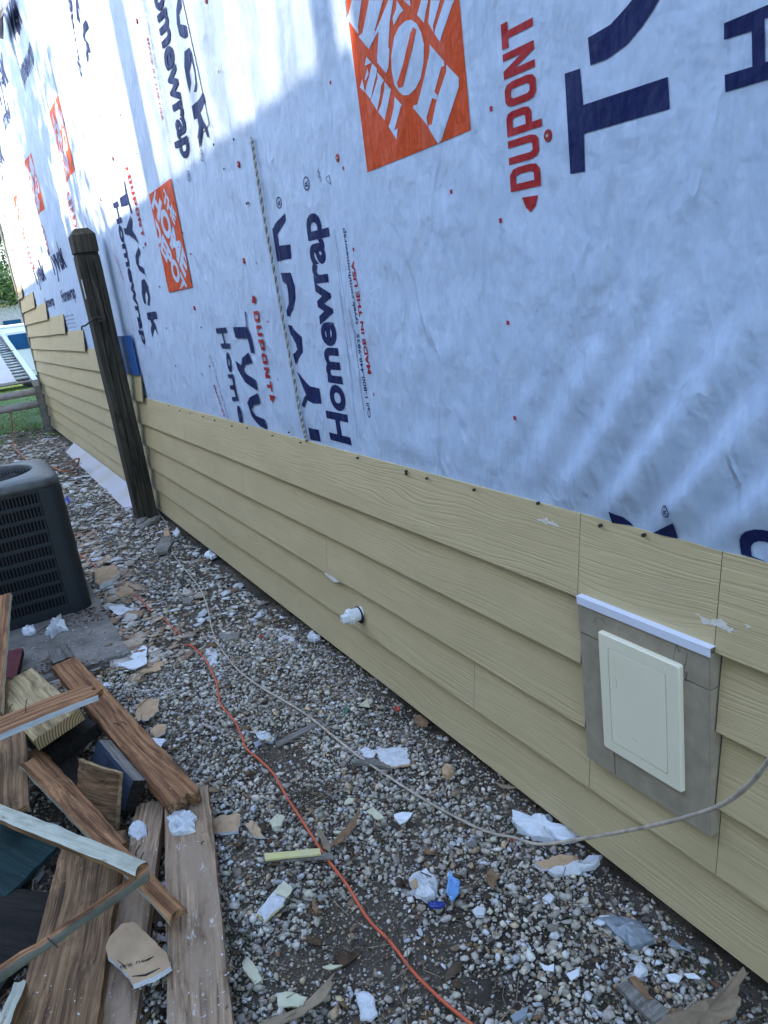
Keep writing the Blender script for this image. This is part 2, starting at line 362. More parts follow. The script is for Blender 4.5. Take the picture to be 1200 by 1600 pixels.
# ---- stone and chip masses
def ico(sub):
    bm = bmesh.new(); bmesh.ops.create_icosphere(bm, subdivisions=sub, radius=1.0)
    v = np.array([x.co[:] for x in bm.verts]); f = np.array([[q.index for q in x.verts] for x in bm.faces]); bm.free(); return v, f
def templates(sub, k, jit, flat):
    v, f = ico(sub); out = []
    for i in range(k):
        d = rng.normal(0, 1, (10, 3)); d /= np.linalg.norm(d, axis=1)[:, None]
        s = np.ones(len(v))
        for j in range(10):                                  # knock flats off the ball
            c = v @ d[j]; s = np.where(c * s > 0.58, 0.58 / np.maximum(c, 0.3), s)
        q = v * np.minimum(s, 1.0)[:, None] * (1 + rng.normal(0, jit, (len(v), 1)))
        q = q * np.array([1, rng.uniform(0.6, 0.95), rng.uniform(*flat)]); out.append(q)
    return out, f
def scatter(name, tmpl, f, P, S, rotz, tilt, col, mat, smooth=False):
    n = len(P); nv = len(tmpl[0]); T = np.stack(tmpl)[rng.integers(0, len(tmpl), n)]
    cz, sz = np.cos(rotz), np.sin(rotz); ct, st = np.cos(tilt), np.sin(tilt)
    T = T * S[:, None, :]
    x, y, z = T[..., 0], T[..., 1], T[..., 2]
    y, z = y * ct[:, None] - z * st[:, None], y * st[:, None] + z * ct[:, None]
    x, y = x * cz[:, None] - y * sz[:, None], x * sz[:, None] + y * cz[:, None]
    Vv = (np.stack([x, y, z], -1) + P[:, None, :]).reshape(-1, 3)
    Ff = (f[None] + (np.arange(n) * nv)[:, None, None]).reshape(-1, f.shape[1])
    me = bpy.data.meshes.new(name); me.vertices.add(len(Vv)); me.vertices.foreach_set('co', Vv.ravel().astype(np.float32))
    k = f.shape[1]; me.loops.add(len(Ff) * k); me.loops.foreach_set('vertex_index', Ff.ravel().astype(np.int32))
    me.polygons.add(len(Ff)); me.polygons.foreach_set('loop_start', (np.arange(len(Ff)) * k).astype(np.int32))
    me.polygons.foreach_set('loop_total', np.full(len(Ff), k, np.int32))
    if smooth: me.polygons.foreach_set('use_smooth', [True] * len(Ff))
    me.update(calc_edges=True)
    ca = me.color_attributes.new('tone', 'FLOAT_COLOR', 'POINT')
    cc = np.concatenate([np.repeat(col, nv, axis=0), np.ones((n * nv, 1))], 1).astype(np.float32); ca.data.foreach_set('color', cc.ravel())
    me.materials.append(mat); o = bpy.data.objects.new(name, me); C.objects.link(o); tag(o, kind='stuff'); return o
def tone_mat(name, rough=0.85, bs=0.5):
    mt, n, b = nt(name)
    at = N(n, 'ShaderNodeVertexColor', layer_name='tone'); p = geo_pos(n)
    f = noise_tex(n, p, 160, 5, 0.7); s = noise_tex(n, p, 60, 3, 0.6)
    col = mixc(n, math_(n, 'MULTIPLY', f, 0.9), at.outputs[0], ramp(n, s, [(0.35, (0.3, 0.28, 0.26)), (0.62, (1, 1, 1))]), 'MULTIPLY')
    n.links.new(col, b.inputs['Base Color']); b.inputs['Roughness'].default_value = rough; b.inputs['Specular IOR Level'].default_value = 0.25
    bump(n, b, f, bs, 0.004); return mt
STONE = tone_mat('limestone_gravel'); CHIP = tone_mat('paint_chip_mix', 0.8, 0.3); STRAW = tone_mat('dead_grass', 0.8, 0)

def npnoise(x, y, s, seed=0):
    r = np.random.default_rng(seed); v = np.zeros_like(x)
    for i in range(7):
        a = r.uniform(0, 2 * PI); k = s * r.uniform(0.6, 2.4); v += np.sin(k * (x * math.cos(a) + y * math.sin(a)) + r.uniform(0, 6.3))
    return v / 7 ** 0.5
bare = [(G(585, 1475), 0.15, 0.10), (G(650, 1520), 0.11, 0.10), (G(470, 1510), 0.10, 0.07), (G(560, 1430), 0.13, 0.08), (G(760, 1545), 0.06, .06),
        (G(60, 1350), .42, .55), (G(430, 1180), 0.10, 0.16), (G(470, 1250), 0.07, .08), (G(680, 1470), .08, .08)]
def bareness(x, y):
    v = np.zeros_like(x)
    for c, a, b_ in bare: v = np.maximum(v, 1.25 - np.sqrt(((x - c.x) / a) ** 2 + ((y - c.y) / b_) ** 2) * 0.85)
    v = v + 0.16 * npnoise(x, y, 30, 5)
    return np.clip(v, 0, 1)
def field(n, x0, x1, y0, y1):
    return rng.uniform(x0, x1, n), rng.uniform(y0, y1, n)
def stone_cols(n, light=0.0):
    v = np.clip(rng.normal(0.46 + light, 0.15, n), 0.12, 0.8)
    c = np.stack([v * rng.normal(1.09, 0.025, n), v * rng.normal(1.0, 0.012, n), v * rng.normal(0.84, 0.04, n)], 1)
    k = rng.random(n); c[k < 0.07] = rng.uniform(0.5, 0.72, (int((k < 0.07).sum()), 1)) * np.array([1, 1.02, 1.04])
    b_ = (k > 0.07) & (k < 0.13); c[b_] = c[b_] * np.array([1.0, 0.8, 0.6])
    return np.clip(c, 0.02, 0.8)
tA, fA = templates(1, 16, 0.10, (0.55, 0.85)); tB, fB = templates(1, 10, 0.10, (0.35, 0.7))
# near gravel
x, y = field(42000, -0.55, 1.17, 0.5, 3.3)
b_ = bareness(x, y); edge = np.clip((x - 1.0) / 0.14, 0, 1)
keep = rng.random(len(x)) > np.maximum(b_ * 0.93, edge * 0.72)
x, y, b_ = x[keep], y[keep], b_[keep]; n_ = len(x)
sz = np.exp(rng.normal(math.log(0.0072), 0.36, n_)); sz = np.minimum(sz, 0.019)
sz = sz * (1 - 0.35 * b_)
z = gh(x, y) + sz * rng.uniform(0.1, 0.9, n_) * (1 - 0.5 * b_)
tE, fE = templates(0, 18, 0.16, (0.5, 0.85)); col_ = stone_cols(n_); hf = rng.random(n_) < .35
for nm_, tt, ff, q in (('gravel', tA, fA, hf), ('angular_gravel', tE, fE, ~hf)):
    m_ = int(q.sum()); scatter(nm_, tt, ff, np.stack([x[q], y[q], z[q]], 1), np.stack([sz[q]] * 3, 1) * rng.uniform(0.8, 1.3, (m_, 3)), rng.uniform(0, 6.3, m_), rng.normal(0, 0.5, m_), col_[q], STONE)
# fine grit everywhere near
x, y = field(45000, -0.55, 1.17, 0.5, 3.6); n_ = len(x)
sz = np.exp(rng.normal(math.log(0.0030), 0.45, n_)); z = gh(x, y) + sz * 0.4
tC, fC = templates(0, 8, 0.15, (0.5, 0.9)) if False else (None, None)
oct_v = np.array([(1, 0, 0), (-1, 0, 0), (0, 1, 0), (0, -1, 0), (0, 0, 1), (0, 0, -1)], float)
oct_f = np.array([(0, 2, 4), (2, 1, 4), (1, 3, 4), (3, 0, 4), (2, 0, 5), (1, 2, 5), (3, 1, 5), (0, 3, 5)])
tO = [oct_v * rng.uniform(0.6, 1.2, (6, 1)) * np.array([1, 1, 0.6]) for _ in range(10)]
scatter('grit', tO, oct_f, np.stack([x, y, z], 1), np.stack([sz] * 3, 1), rng.uniform(0, 6.3, n_), rng.normal(0, 0.5, n_), stone_cols(n_, -0.06) * np.array([[.95, .84, .74]]), STONE)
# farther gravel and flat chips
x, y = field(15000, -0.9, 1.13, 3.2, 7.6); n_ = len(x)
sz = np.exp(rng.normal(math.log(0.0105), 0.45, n_)); sz = np.minimum(sz, 0.03)
flat = np.where(rng.random(n_) < 0.5, 0.35, 1.0)
scatter('far_gravel', tB, fB, np.stack([x, y, gh(x, y) + sz * 0.25 * flat], 1), np.stack([sz * 1.25, sz, sz * flat], 1), rng.uniform(0, 6.3, n_), rng.normal(0, 0.25, n_), stone_cols(n_, 0.06), STONE)
x, y = field(9000, -1.2, 1.12, 7.3, 14.2); n_ = len(x)
kk = rng.random(n_) > 0.45 * (npnoise(x, y, 3, 9) > 0.1); x, y = x[kk], y[kk]; n_ = len(x)
sz = np.exp(rng.normal(math.log(0.016), 0.45, n_)); sz = np.minimum(sz, 0.05)
scatter('distant_gravel', tO, oct_f, np.stack([x, y, gh(x, y) + sz * 0.1], 1), np.stack([sz * 1.4, sz, sz * 0.45], 1), rng.uniform(0, 6.3, n_), rng.normal(0, 0.15, n_), stone_cols(n_, 0.05), STONE)
# larger angular stones and crushed white plaster in drifts
x, y = field(1500, -0.5, 1.10, 0.6, 3.4); n_ = len(x); b_ = bareness(x, y); kk = rng.random(n_) > b_; x, y = x[kk], y[kk]; n_ = len(x)
sz = rng.uniform(0.011, 0.019, n_)
tD, fD = templates(1, 12, 0.12, (0.4, 0.75))
scatter('coarse_gravel', tD, fD, np.stack([x, y, gh(x, y) + sz * .45 + .003], 1), np.stack([sz * rng.uniform(.8, 1.5, n_), sz, sz], 1), rng.uniform(0, 6.3, n_), rng.normal(0, .4, n_), stone_cols(n_, .06), STONE)
P_ = []
for (px, py, sx, n_) in ((440, 1000, .05, 60), (500, 995, .06, 80), (400, 1010, .04, 50), (335, 1030, .04, 60), (330, 1060, .05, 50), (530, 1110, .05, 50), (575, 1180, .04, 70), (300, 930, .07, 60), (480, 1040, .10, 90), (560, 1240, .06, 40),
                         (660, 1400, .03, 40), (415, 1430, .02, 30), (1000, 1510, .03, 50), (350, 1300, .03, 40), (345, 1350, .02, 40), (850, 1310, .03, 40), (900, 1350, .03, 50), (990, 1440, .05, 40), (560, 1560, .04, 30), (230, 1200, .04, 40), (700, 1560, .08, 30), (850, 1450, .06, 40), (255, 1080, .05, 60), (300, 1110, .06, 60)):
    c = G(px, py)
    for _ in range(n_): P_.append((c.x + random.gauss(0, sx), c.y + random.gauss(0, sx * 1.3)))
P_ = np.array(P_); P_ = P_[P_[:, 0] < 1.13]; n_ = len(P_); sz = np.exp(rng.normal(math.log(.0045), .55, n_)); sz = np.minimum(sz, .014)
cw = rng.uniform(.62, .85, (n_, 1)) * np.array([[.98, 1.0, 1.03]])
scatter('plaster_crumbs', tD, fD, np.stack([P_[:, 0], P_[:, 1], gh(P_[:, 0], P_[:, 1]) + .010], 1), np.stack([sz * 1.2, sz, sz * .8], 1), rng.uniform(0, 6.3, n_), rng.normal(0, .4, n_), cw, CHIP)
# thin flakes of paint, paper and wood
hexv = np.array([(math.cos(a), math.sin(a), zz) for zz in (0, 1) for a in np.linspace(0, 2 * PI, 7)[:-1]])
hexf4 = np.array([(i, (i + 1) % 6, 6 + (i + 1) % 6, 6 + i) for i in range(6)]); hexf = []
for q in hexf4: hexf += [(q[0], q[1], q[2]), (q[0], q[2], q[3])]
for b0, s in ((0, -1), (6, 1)):
    for i in range(1, 5): hexf.append((b0, b0 + i, b0 + i + 1)[::s])
hexf = np.array(hexf)
tH = []
for _ in range(14):
    r_ = rng.uniform(0.45, 1.2, 6); q = hexv.copy(); q[:6, :2] *= r_[:, None]; q[6:, :2] *= r_[:, None] * 0.96
    bend = rng.normal(0, 0.16); q[:, 2] = q[:, 2] * 0.09 + bend * (q[:, 0] ** 2) + rng.normal(0, 0.03, 12); tH.append(q * np.array([1, rng.uniform(0.4, 0.9), 1]))
def flakes(name, n, x0, x1, y0, y1, size, pal, bmul=0.4):
    x, y = field(n, x0, x1, y0, y1); keep = rng.random(n) > bareness(x, y) * bmul
    x, y = x[keep], y[keep]; n = len(x)
    sz = np.exp(rng.normal(math.log(size), 0.5, n)); sz = np.minimum(sz, size * 3)
    pal = np.array(pal); c = pal[rng.integers(0, len(pal), n)] * rng.uniform(0.75, 1.15, (n, 1))
    scatter(name, tH, hexf, np.stack([x, y, gh(x, y) + rng.uniform(0.002, 0.014, n)], 1), np.stack([sz] * 3, 1), rng.uniform(0, 6.3, n), rng.normal(0, 0.25, n), np.clip(c, 0, 0.8), CHIP)
PAL = [(0.66, 0.68, 0.70), (0.60, 0.60, 0.58), (0.40, 0.33, 0.26), (0.32, 0.22, 0.14), (0.55, 0.52, 0.44), (0.28, 0.26, 0.24), (0.44, 0.38, 0.30), (0.70, 0.72, 0.76)]
flakes('paint_flakes', 1300, -0.5, 1.12, 0.6, 3.4, 0.0075, PAL)
flakes('scattered_chips', 3400, -0.9, 1.12, 3.2, 8.5, 0.021, PAL[:5] + PAL[6:], 0)
flakes('warm_rubble_chips', 1500, -0.2, 0.62, 3.3, 6.5, 0.028, [(0.46, 0.34, 0.23), (0.5, 0.4, 0.3), (0.6, 0.56, 0.5), (0.36, 0.25, 0.17)], 0)
flakes('distant_chips', 1100, -1.0, 1.12, 8, 14, 0.03, PAL[:5], 0)
flakes('pile_shade_flakes', 2600, -0.75, 0.16, 1.3, 3.3, 0.016, [(0.05, 0.035, 0.022), (0.09, 0.06, 0.035), (0.03, 0.022, 0.018), (0.16, 0.10, 0.06), (0.4, 0.4, 0.4), (0.02, 0.018, 0.016)], 0)  # dark flakes added to paint the pile's hollow over the gravel
flakes('leaf_litter', 900, -0.5, 1.12, 0.6, 3.6, 0.012, [(0.22, 0.13, 0.07), (0.14, 0.085, 0.05), (0.30, 0.21, 0.13), (0.10, 0.07, 0.045)], 0)
# dead straw, needles and twigs
def straws(name, n, x0, x1, y0, y1, L, r, pal, lift=0.01, clump=True):
    x, y = field(n, x0, x1, y0, y1)
    if clump: k = npnoise(x, y, 9, 21) > 0.0; k |= rng.random(n) < 0.3; x, y = x[k], y[k]; n = len(x)
    q = []
    base = np.array([(-1, -1, 0), (-1, 1, 0), (-1, 0, 1), (0, -1, 0), (0, 1, 0), (0, 0, 1), (1, -1, 0), (1, 1, 0), (1, 0, 1)], float)
    f = np.array([(0, 3, 4), (0, 4, 1), (1, 4, 5), (1, 5, 2), (2, 5, 3), (2, 3, 0), (3, 6, 7), (3, 7, 4), (4, 7, 8), (4, 8, 5), (5, 8, 6), (5, 6, 3)])
    T = []
    for _ in range(12):
        b2 = base.copy(); b2[3:6, 1] += rng.normal(0, 14); b2[6:, 1] += rng.normal(0, 16); b2[3:6, 2] += rng.uniform(0, 6); b2[6:, 2] += rng.uniform(-3, 8); T.append(b2)
    l = np.exp(rng.normal(math.log(L), 0.45, n)); rr = r * rng.uniform(0.6, 1.4, n)
    pal = np.array(pal); c = pal[rng.integers(0, len(pal), n)] * rng.uniform(0.7, 1.2, (n, 1))
    scatter(name, T, f, np.stack([x, y, gh(x, y) + rng.uniform(0.004, lift + 0.004, n)], 1), np.stack([l, rr, rr], 1), rng.uniform(0, 6.3, n), rng.normal(0, 0.5, n), np.clip(c, 0, 0.8), STRAW)
straws('dead_straw', 5200, -0.5, 1.12, 0.55, 3.4, 0.016, 0.0007, [(0.30, 0.25, 0.16), (0.2, 0.15, 0.09), (0.12, 0.09, 0.06), (0.42, 0.37, 0.28)], 0.014)
straws('twigs', 520, -0.4, 1.10, 0.6, 3.6, 0.035, 0.0014, [(0.20, 0.14, 0.09), (0.36, 0.30, 0.22), (0.12, 0.09, 0.07)], 0.02, False)

# green blades: weeds near the pad and the far lawn
def blades(name, spots, h, wd, pal):
    V = []; F = []; c = []
    for (x, y) in spots:
        a = random.uniform(0, 6.3); hh = h * random.uniform(0.5, 1.2); z = float(gh(x, y)) if y < 16 else 0.0
        dx, dy = math.cos(a), math.sin(a); lx, ly = random.gauss(0, 0.4) * hh, random.gauss(0, 0.4) * hh; b0 = len(V)
        ww = wd * random.uniform(0.6, 1.3)
        V += [(x - dx * ww, y - dy * ww, z), (x + dx * ww, y + dy * ww, z), (x + dx * ww * .7 + lx * .5, y + dy * ww * .7 + ly * .5, z + hh * .6), (x - dx * ww * .7 + lx * .5, y - dy * ww * .7 + ly * .5, z + hh * .6), (x + lx, y + ly, z + hh)]
        F += [(b0, b0 + 1, b0 + 2, b0 + 3), (b0 + 3, b0 + 2, b0 + 4)]
    return tag(mesh(name, V, F, pal), kind='stuff')
GRASS = simple('lawn_green', (0.24, 0.34, 0.055), (0.10, 0.19, 0.035), 6, 0.7, 0)  # tone brightened to stand in for sun on the shaded lawn
WEED = simple('weed_green', (0.045, 0.085, 0.03), (0.02, 0.045, 0.015), 20, 0.7, 0)
sp = []
for (px, py, s, n_) in ((185, 1060, 0.05, 260), (150, 1075, 0.05, 120), (590, 1462, 0.03, 14), (790, 1300, 0.045, 90), (360, 1470, 0.03, 60), (372, 1555, 0.03, 60), (450, 880, 0.08, 90), (400, 925, 0.1, 110), (275, 875, 0.1, 110),
                        (960, 1590, 0.05, 110), (1090, 1500, 0.05, 60), (690, 1585, 0.06, 40), (345, 900, .15, 120), (880, 1440, .04, 40), (1180, 1590, .05, 60), (440, 960, .12, 90)):
    c = G(px, py)
    for _ in range(n_): sp.append((c.x + random.gauss(0, s), c.y + random.gauss(0, s)))
blades('weeds', sp, 0.022, 0.0018, WEED)
sp = [(c := (random.uniform(-0.6, 1.1), random.uniform(6.5, 13.5))) for _ in range(5200)]
sp = [s for s in sp if math.sin(s[0] * 4 + s[1] * 1.7) + math.sin(s[1] * 2.3 - s[0] * 3) + 0.22 * (s[1] - 9) > 0.5]
blades('moss_tufts', sp, 0.022, 0.0035, WEED)
sp = []
while len(sp) < 30000:
    y = 12.6 + 18 * random.random() ** 1.5; x = random.uniform(-3.5, 3.5 if y > 14.3 else 1.12)
    if y > 13.3 + 0.5 * math.sin(3 * x) or random.random() < 0.25: sp.append((x, y))
blades('lawn_grass', sp, 0.05, 0.006, GRASS)
mt, n, b = nt('lawn_ground'); p = geo_pos(n)
n.links.new(ramp(n, noise_tex(n, p, 2.0, 5), [(0.35, (0.05, 0.10, 0.02)), (0.65, (0.09, 0.15, 0.035))]), b.inputs['Base Color']); b.inputs['Roughness'].default_value = 1
lx = [-40 + i * 4 for i in range(21)]
V = []; F = []
for i, x in enumerate(lx):
    V += [(x, 14.0 + 0.3 * math.sin(x), 0.012), (x, 90, 0.02)]
    if i: F.append((2 * i - 2, 2 * i, 2 * i + 1, 2 * i - 1))
tag(mesh('lawn', V, F, mt), kind='structure')

# ================================================================== HOUSE
YF = 13.62                                     # far corner of the wall
XW = 1.177                                     # wrap plane
house = empty('house', (1.2, 7, 0), 'long house wall wrapped in printed white sheeting above tan lap siding', 'house')
box('foundation', (1.20, -2.5, -0.4), (1.40, YF - 0.05, 0.06), FOUND, house)
box('sheathing', (1.185, -2.5, 0.05), (1.30, YF, 5.2), SHEATH, house)
box('side_wall', (1.30, YF - 0.12, -0.3), (8.0, YF - 0.001, 5.2), SHEATH, house)
bm = bmesh.new()
prof = [(0.75, 5.20), (4.6, 7.2), (8.45, 5.20), (8.45, 5.08), (4.6, 7.06), (0.75, 5.08)]
for yy in (-2.9, YF + 0.4):
    for (a, c) in prof: bm.verts.new((a, yy, c))
bm.verts.ensure_lookup_table()
for i in range(6): bm.faces.new([bm.verts[j] for j in (i, (i + 1) % 6, 6 + (i + 1) % 6, 6 + i)])
bm.faces.new([bm.verts[i] for i in (0, 1, 4, 5)]); bm.faces.new([bm.verts[i] for i in (1, 2, 3, 4)]); bm.faces.new([bm.verts[6 + i] for i in (0, 1, 4, 5)]); bm.faces.new([bm.verts[6 + i] for i in (1, 2, 3, 4)])
from_bm('roof', bm, simple('grey_shingle', (0.12, 0.115, 0.11)), house)

def lap(y0, y1, zb, h=0.2045, name='siding_board', xb=1.14, mat=None, wob=0.0):
    # one lap board: foot stands proud, head tucks behind the next course
    V = []; F = []; ny_ = max(2, int((y1 - y0) / 0.4) + 1)
    xt = xb + 0.026 * h / 0.2045
    for i in range(ny_):
        y = y0 + (y1 - y0) * i / (ny_ - 1)
        dz = 0.0012 * math.sin(y * 1.9 + zb * 40); dx = 0.0015 * math.sin(y * 2.7 + zb * 55)
        V += [(xb + dx, y, zb + dz + 0.0012), (xb + dx + 0.0012, y, zb + dz), (xb + 0.009 + dx, y, zb + dz), (xt + 0.008, y, zb + h), (xt, y, zb + h)]
    for i in range(ny_ - 1):
        a = i * 5
        for k in range(5): F.append((a + k, a + 5 + k, a + 5 + (k + 1) % 5, a + (k + 1) % 5))
    F.append((0, 1, 2, 3, 4)[::-1]); q = (ny_ - 1) * 5; F.append((q, q + 1, q + 2, q + 3, q + 4))
    mi = [0] * (len(F) - 2) + [1, 1]
    return mesh(name, V, F, [mat or SIDING, SIDEDGE], house, mi=mi)
EX = 0.1785
zs = [0.038, 0.2215, 0.398, 0.579, 0.7555, 0.934, 1.112, 1.293, 1.478, 1.665, 1.855, 2.055]
gapj = 0.0016
rows = {0: [-2.4, 4.757, 9.0], 1: [-2.4, 0.885, 1.262, 1.76, 5.6, 9.6], 2: [-2.4, 0.885], 3: [-2.4, 0.885], 4: [-2.4, 0.885, 1.262, 4.75, 8.5]}
EYND = YF + 0.012 - 0.10
for k, js in rows.items():
    if k in (2, 3): continue
    ends = js + [EYND]
    for a, c in zip(ends[:-1], ends[1:]):
        if k == 4: lap(a + gapj / 2, c - gapj / 2, zs[k], xb=1.1400)
        else: lap(a + gapj / 2, c - gapj / 2, zs[k])
for k, js in ((2, [-2.4, 0.882]), (3, [-2.4, 0.882])): lap(js[0], js[1], zs[k])
for k, js in ((2, [1.263, 2.774, 6.8, EYND]), (3, [1.263, 3.743, 8.0, EYND])):
    for a, c in zip(js[:-1], js[1:]): lap(a + gapj / 2, c - gapj / 2, zs[k])
for k, y0 in ((5, 5.77), (6, 6.62), (7, 7.97), (8, 9.08), (9, 10.39), (10, 11.49), (11, 12.79)): lap(y0, EYND, zs[k])
cb = tag(box('corner_trim', (1.135, EYND + 0.002, -0.02), (1.162, YF + 0.012, 5.1), simple('grey_corner_trim', (0.26, 0.24, 0.19)), house), 'grey corner board')
# nails and nail holes along the top course
for i, (px, py) in enumerate(((557, 716), (633, 737), (633, 741), (665, 748), (739, 766), (839, 787), (936, 822), (1004, 837), (280, 642), (262, 634), (296, 646), (316, 651), (334, 657), (361, 666), (385, 669), (424, 681), (468, 692), (450, 676))):
    y, z = W(px, py, 1.153); r_ = 0.0045 if px > 500 else 0.0035
    V = []; F = []; tube_vf([Vector((1.1605, y, z)), Vector((1.1535, y, z))], r_, 8, V, F)
    mesh('nail', V, F, STEEL, house)

# smears of pale paint and mud on the boards
def smear(P, zb, mat, seed=0):
    r = random.Random(seed); pts = [W(x, y, 1.149) for x, y in P]; Q = []
    for i, p in enumerate(pts):
        q = pts[(i + 1) % len(pts)]
        for j in range(6): t = j / 6; Q.append((p[0] + (q[0] - p[0]) * t + r.gauss(0, .0022), p[1] + (q[1] - p[1]) * t + r.gauss(0, .0016)))
    bm = bmesh.new(); vs = [bm.verts.new((1.14 + .026 * (z - zb) / .2045 - .0010, y, z)) for y, z in Q]
    es = [bm.edges.new((vs[i], vs[(i + 1) % len(vs)])) for i in range(len(vs))]; bmesh.ops.triangle_fill(bm, edges=es, use_beauty=True)
    bmesh.ops.solidify(bm, geom=bm.faces[:], thickness=.0006); from_bm('paint_smear', bm, mat, house)
SMR = simple('pale_smear', (0.72, 0.70, 0.66), (0.58, 0.54, 0.44), 60, .8, .4, .001, 200)
SM2 = simple('greyed_smear', (0.57, 0.49, 0.32), (0.50, 0.42, 0.25), 70, .8, .3, .001, 200)
for i, (P, zb, m_) in enumerate((([(834, 813), (848, 812), (862, 819), (868, 824), (852, 822)], zs[4], SMR), ([(1034, 885), (1046, 884), (1054, 894), (1044, 899)], zs[4], SM2),
        ([(1090, 958), (1108, 968), (1125, 967), (1138, 976), (1151, 986), (1140, 986), (1120, 976), (1100, 973)], zs[4], SMR), ([(1160, 976), (1172, 977), (1170, 981)], zs[4], SMR), ([(975, 862), (990, 866), (1006, 874), (992, 874)], zs[4], SM2),
        ([(508, 890), (518, 897), (535, 908), (528, 909), (514, 900)], zs[2], SMR), ([(1010, 930), (1016, 936), (1008, 952), (1004, 944)], zs[4], SM2), ([(737, 835), (748, 838), (746, 848), (738, 845)], zs[4], SM2),
        ([(690, 846), (702, 849), (706, 858), (694, 856)], zs[4], SM2), ([(1180, 986), (1190, 992), (1196, 1002), (1186, 998)], zs[4], SM2), ([(560, 1000), (566, 1003), (570, 1040), (564, 1036)], zs[0], SM2))):
    if m_ is SMR: smear(P, zb, m_, i)

# ---- house wrap sheets
def npf(y, z):
    return 0.5 * (np.sin(4.1 * y + 0.9 * z + 2 * np.sin(0.7 * y)) + np.sin(7.3 * y - 1.3 * z + 1.1)) * (0.35 + 0.5 * np.sin(1.3 * y + 2) ** 2)
def fold(y, z):                               # how far the sheet stands off the wall
    y = np.asarray(y, float); z = np.asarray(z, float)
    f = 0.0045 * (npf(y, z) + 1)
    # upright pleats gathered near the right end, fading upward
    k = np.exp(-((z - 1.12) / 0.24) ** 2) * np.exp(-((y - 0.98) / 0.36) ** 2)
    f = f + k * 0.015 * (1 + np.sin(46 * (y + 0.9 * (z - .9)) + 1.6 * np.sin(5 * z + 3 * y)))
    k = np.exp(-((y - 1.9) / 0.5) ** 2) * np.exp(-((z - 1.3) / 0.4) ** 2); f = f + k * 0.0022 * (1 + np.sin(38 * (y + .5 * z) + 2 * np.sin(4 * z)))
    k = np.exp(-((y - 2.95) / 0.35) ** 2); f = f + k * 0.0035 * (1 + np.sin(44 * y + 1.5 * np.sin(2 * z)))
    k = np.exp(-((y - 3.25) / 0.10) ** 2) * np.clip((z - 1.9) * 1.2, 0, 1); f = f + k * 0.045
    k = np.exp(-((y - 5.2) / 0.5) ** 2) * np.clip((z - 1.6) * .6, 0, 1); f = f + k * 0.010 * (1 + np.sin(21 * y + 2 * z))
    k = np.clip((y - 6) / 2, 0, 1); f = f + k * 0.012 * (1 + np.sin(9 * y + 4 * np.sin(0.8 * z))) * np.clip(z - .8, 0, 1)
    f = f * np.clip((z - 0.93) / 0.10, 0.10, 1)
    bd = np.clip((2.35 - z) / 0.2, 0, 1) * np.clip((y - 5.4) / 0.3, 0, 1); f = f * (1 - 0.9 * bd)
    return f
def wx(y, z, off=0.0):
    s = 0.003 * (np.asarray(y) < 2.79)
    return XW - 0.001 - s - off - fold(y, z)
def sheet(y0, y1, z0, z1, off, step=0.02, edge=0.0, name='house_wrap', thick=False):
    ys = np.linspace(y0, y1, max(2, int((y1 - y0) / step) + 1)); zz = np.linspace(z0, z1, max(2, int((z1 - z0) / (0.018 if y0 < 0 else 0.035)) + 1))
    Yg, Zg = np.meshgrid(ys, zz); Yj = Yg.copy()
    if edge: Yj[:, 0] += edge * np.sin(9 * zz); Yj[:, -1] += edge * np.sin(7 * zz + 1)
    Xg = wx(Yj, Zg, off); V = np.stack([Xg, Yj, Zg], -1).reshape(-1, 3); a = len(ys); q = np.arange(a * len(zz)).reshape(len(zz), a)
    F = np.stack([q[:-1, :-1], q[1:, :-1], q[1:, 1:], q[:-1, 1:]], -1).reshape(-1, 4)
    return mesh(name, V.tolist(), F.tolist(), WRAP, house, True)
sheet(-2.45, 2.83, 0.90, 5.1, 0.0, 0.018)
sheet(2.76, 6.6, 0.90, 5.1, -0.0035, 0.022, 0.003)
sheet(6.55, YF - 0.09, 1.0, 5.1, 0.0, 0.03)
# seam laps: narrow strips proud of the sheet below
sheet(3.30, 3.55, 2.25, 5.1, 0.0006, 0.02, 0.002, 'seam_lap')
# torn flap at the top left
V = []; F = []
for i, (px, py, d) in enumerate(((27, -6, 0.02), (24, 30, 0.10), (16, 55, 0.16), (12, 62, 0.02), (4, 35, 0.12), (14, 12, 0.03))):
    y, z = W(px, py); V.append((XW - 0.03 - d, y, z))
F = [(0, 1, 2, 3, 4, 5)]
tag(mesh('torn_flap', V, F, simple('sheet_underside', (0.42, 0.38, 0.35)), house), 'torn grey flap of sheeting')
# blue membrane behind the post
box('blue_membrane', (1.150, 5.78, 1.13), (1.161, 6.62, 1.42), BLUE, house)

# ---- printing on the wrap
def wallprint(name, bm, mat, off=0.0012, cut=0.03):
    ys = [v.co.y for v in bm.verts]; zz = [v.co.z for v in bm.verts]
    def cuts(lo, hi, ax):
        k = math.ceil(lo / cut) * cut
        while k < hi:
            pc = Vector((0, 0, 0)); pc[ax] = k; no = Vector((0, 0, 0)); no[ax] = 1
            bmesh.ops.bisect_plane(bm, geom=bm.verts[:] + bm.edges[:] + bm.faces[:], plane_co=pc, plane_no=no, dist=1e-6); k += cut
    if max(zz) < 1.35 and max(ys) < 1.6: cut = 0.012; off += 0.0018
    if cut: cuts(min(ys), max(ys), 1); cuts(min(zz), max(zz), 2)
    for v in bm.verts:
        seam = 0.0008 if 3.3 < v.co.y < 3.55 else 0.0
        v.co.x = float(wx(v.co.y, v.co.z, off + seam))
    return from_bm(name, bm, mat, house)
_fc = {}
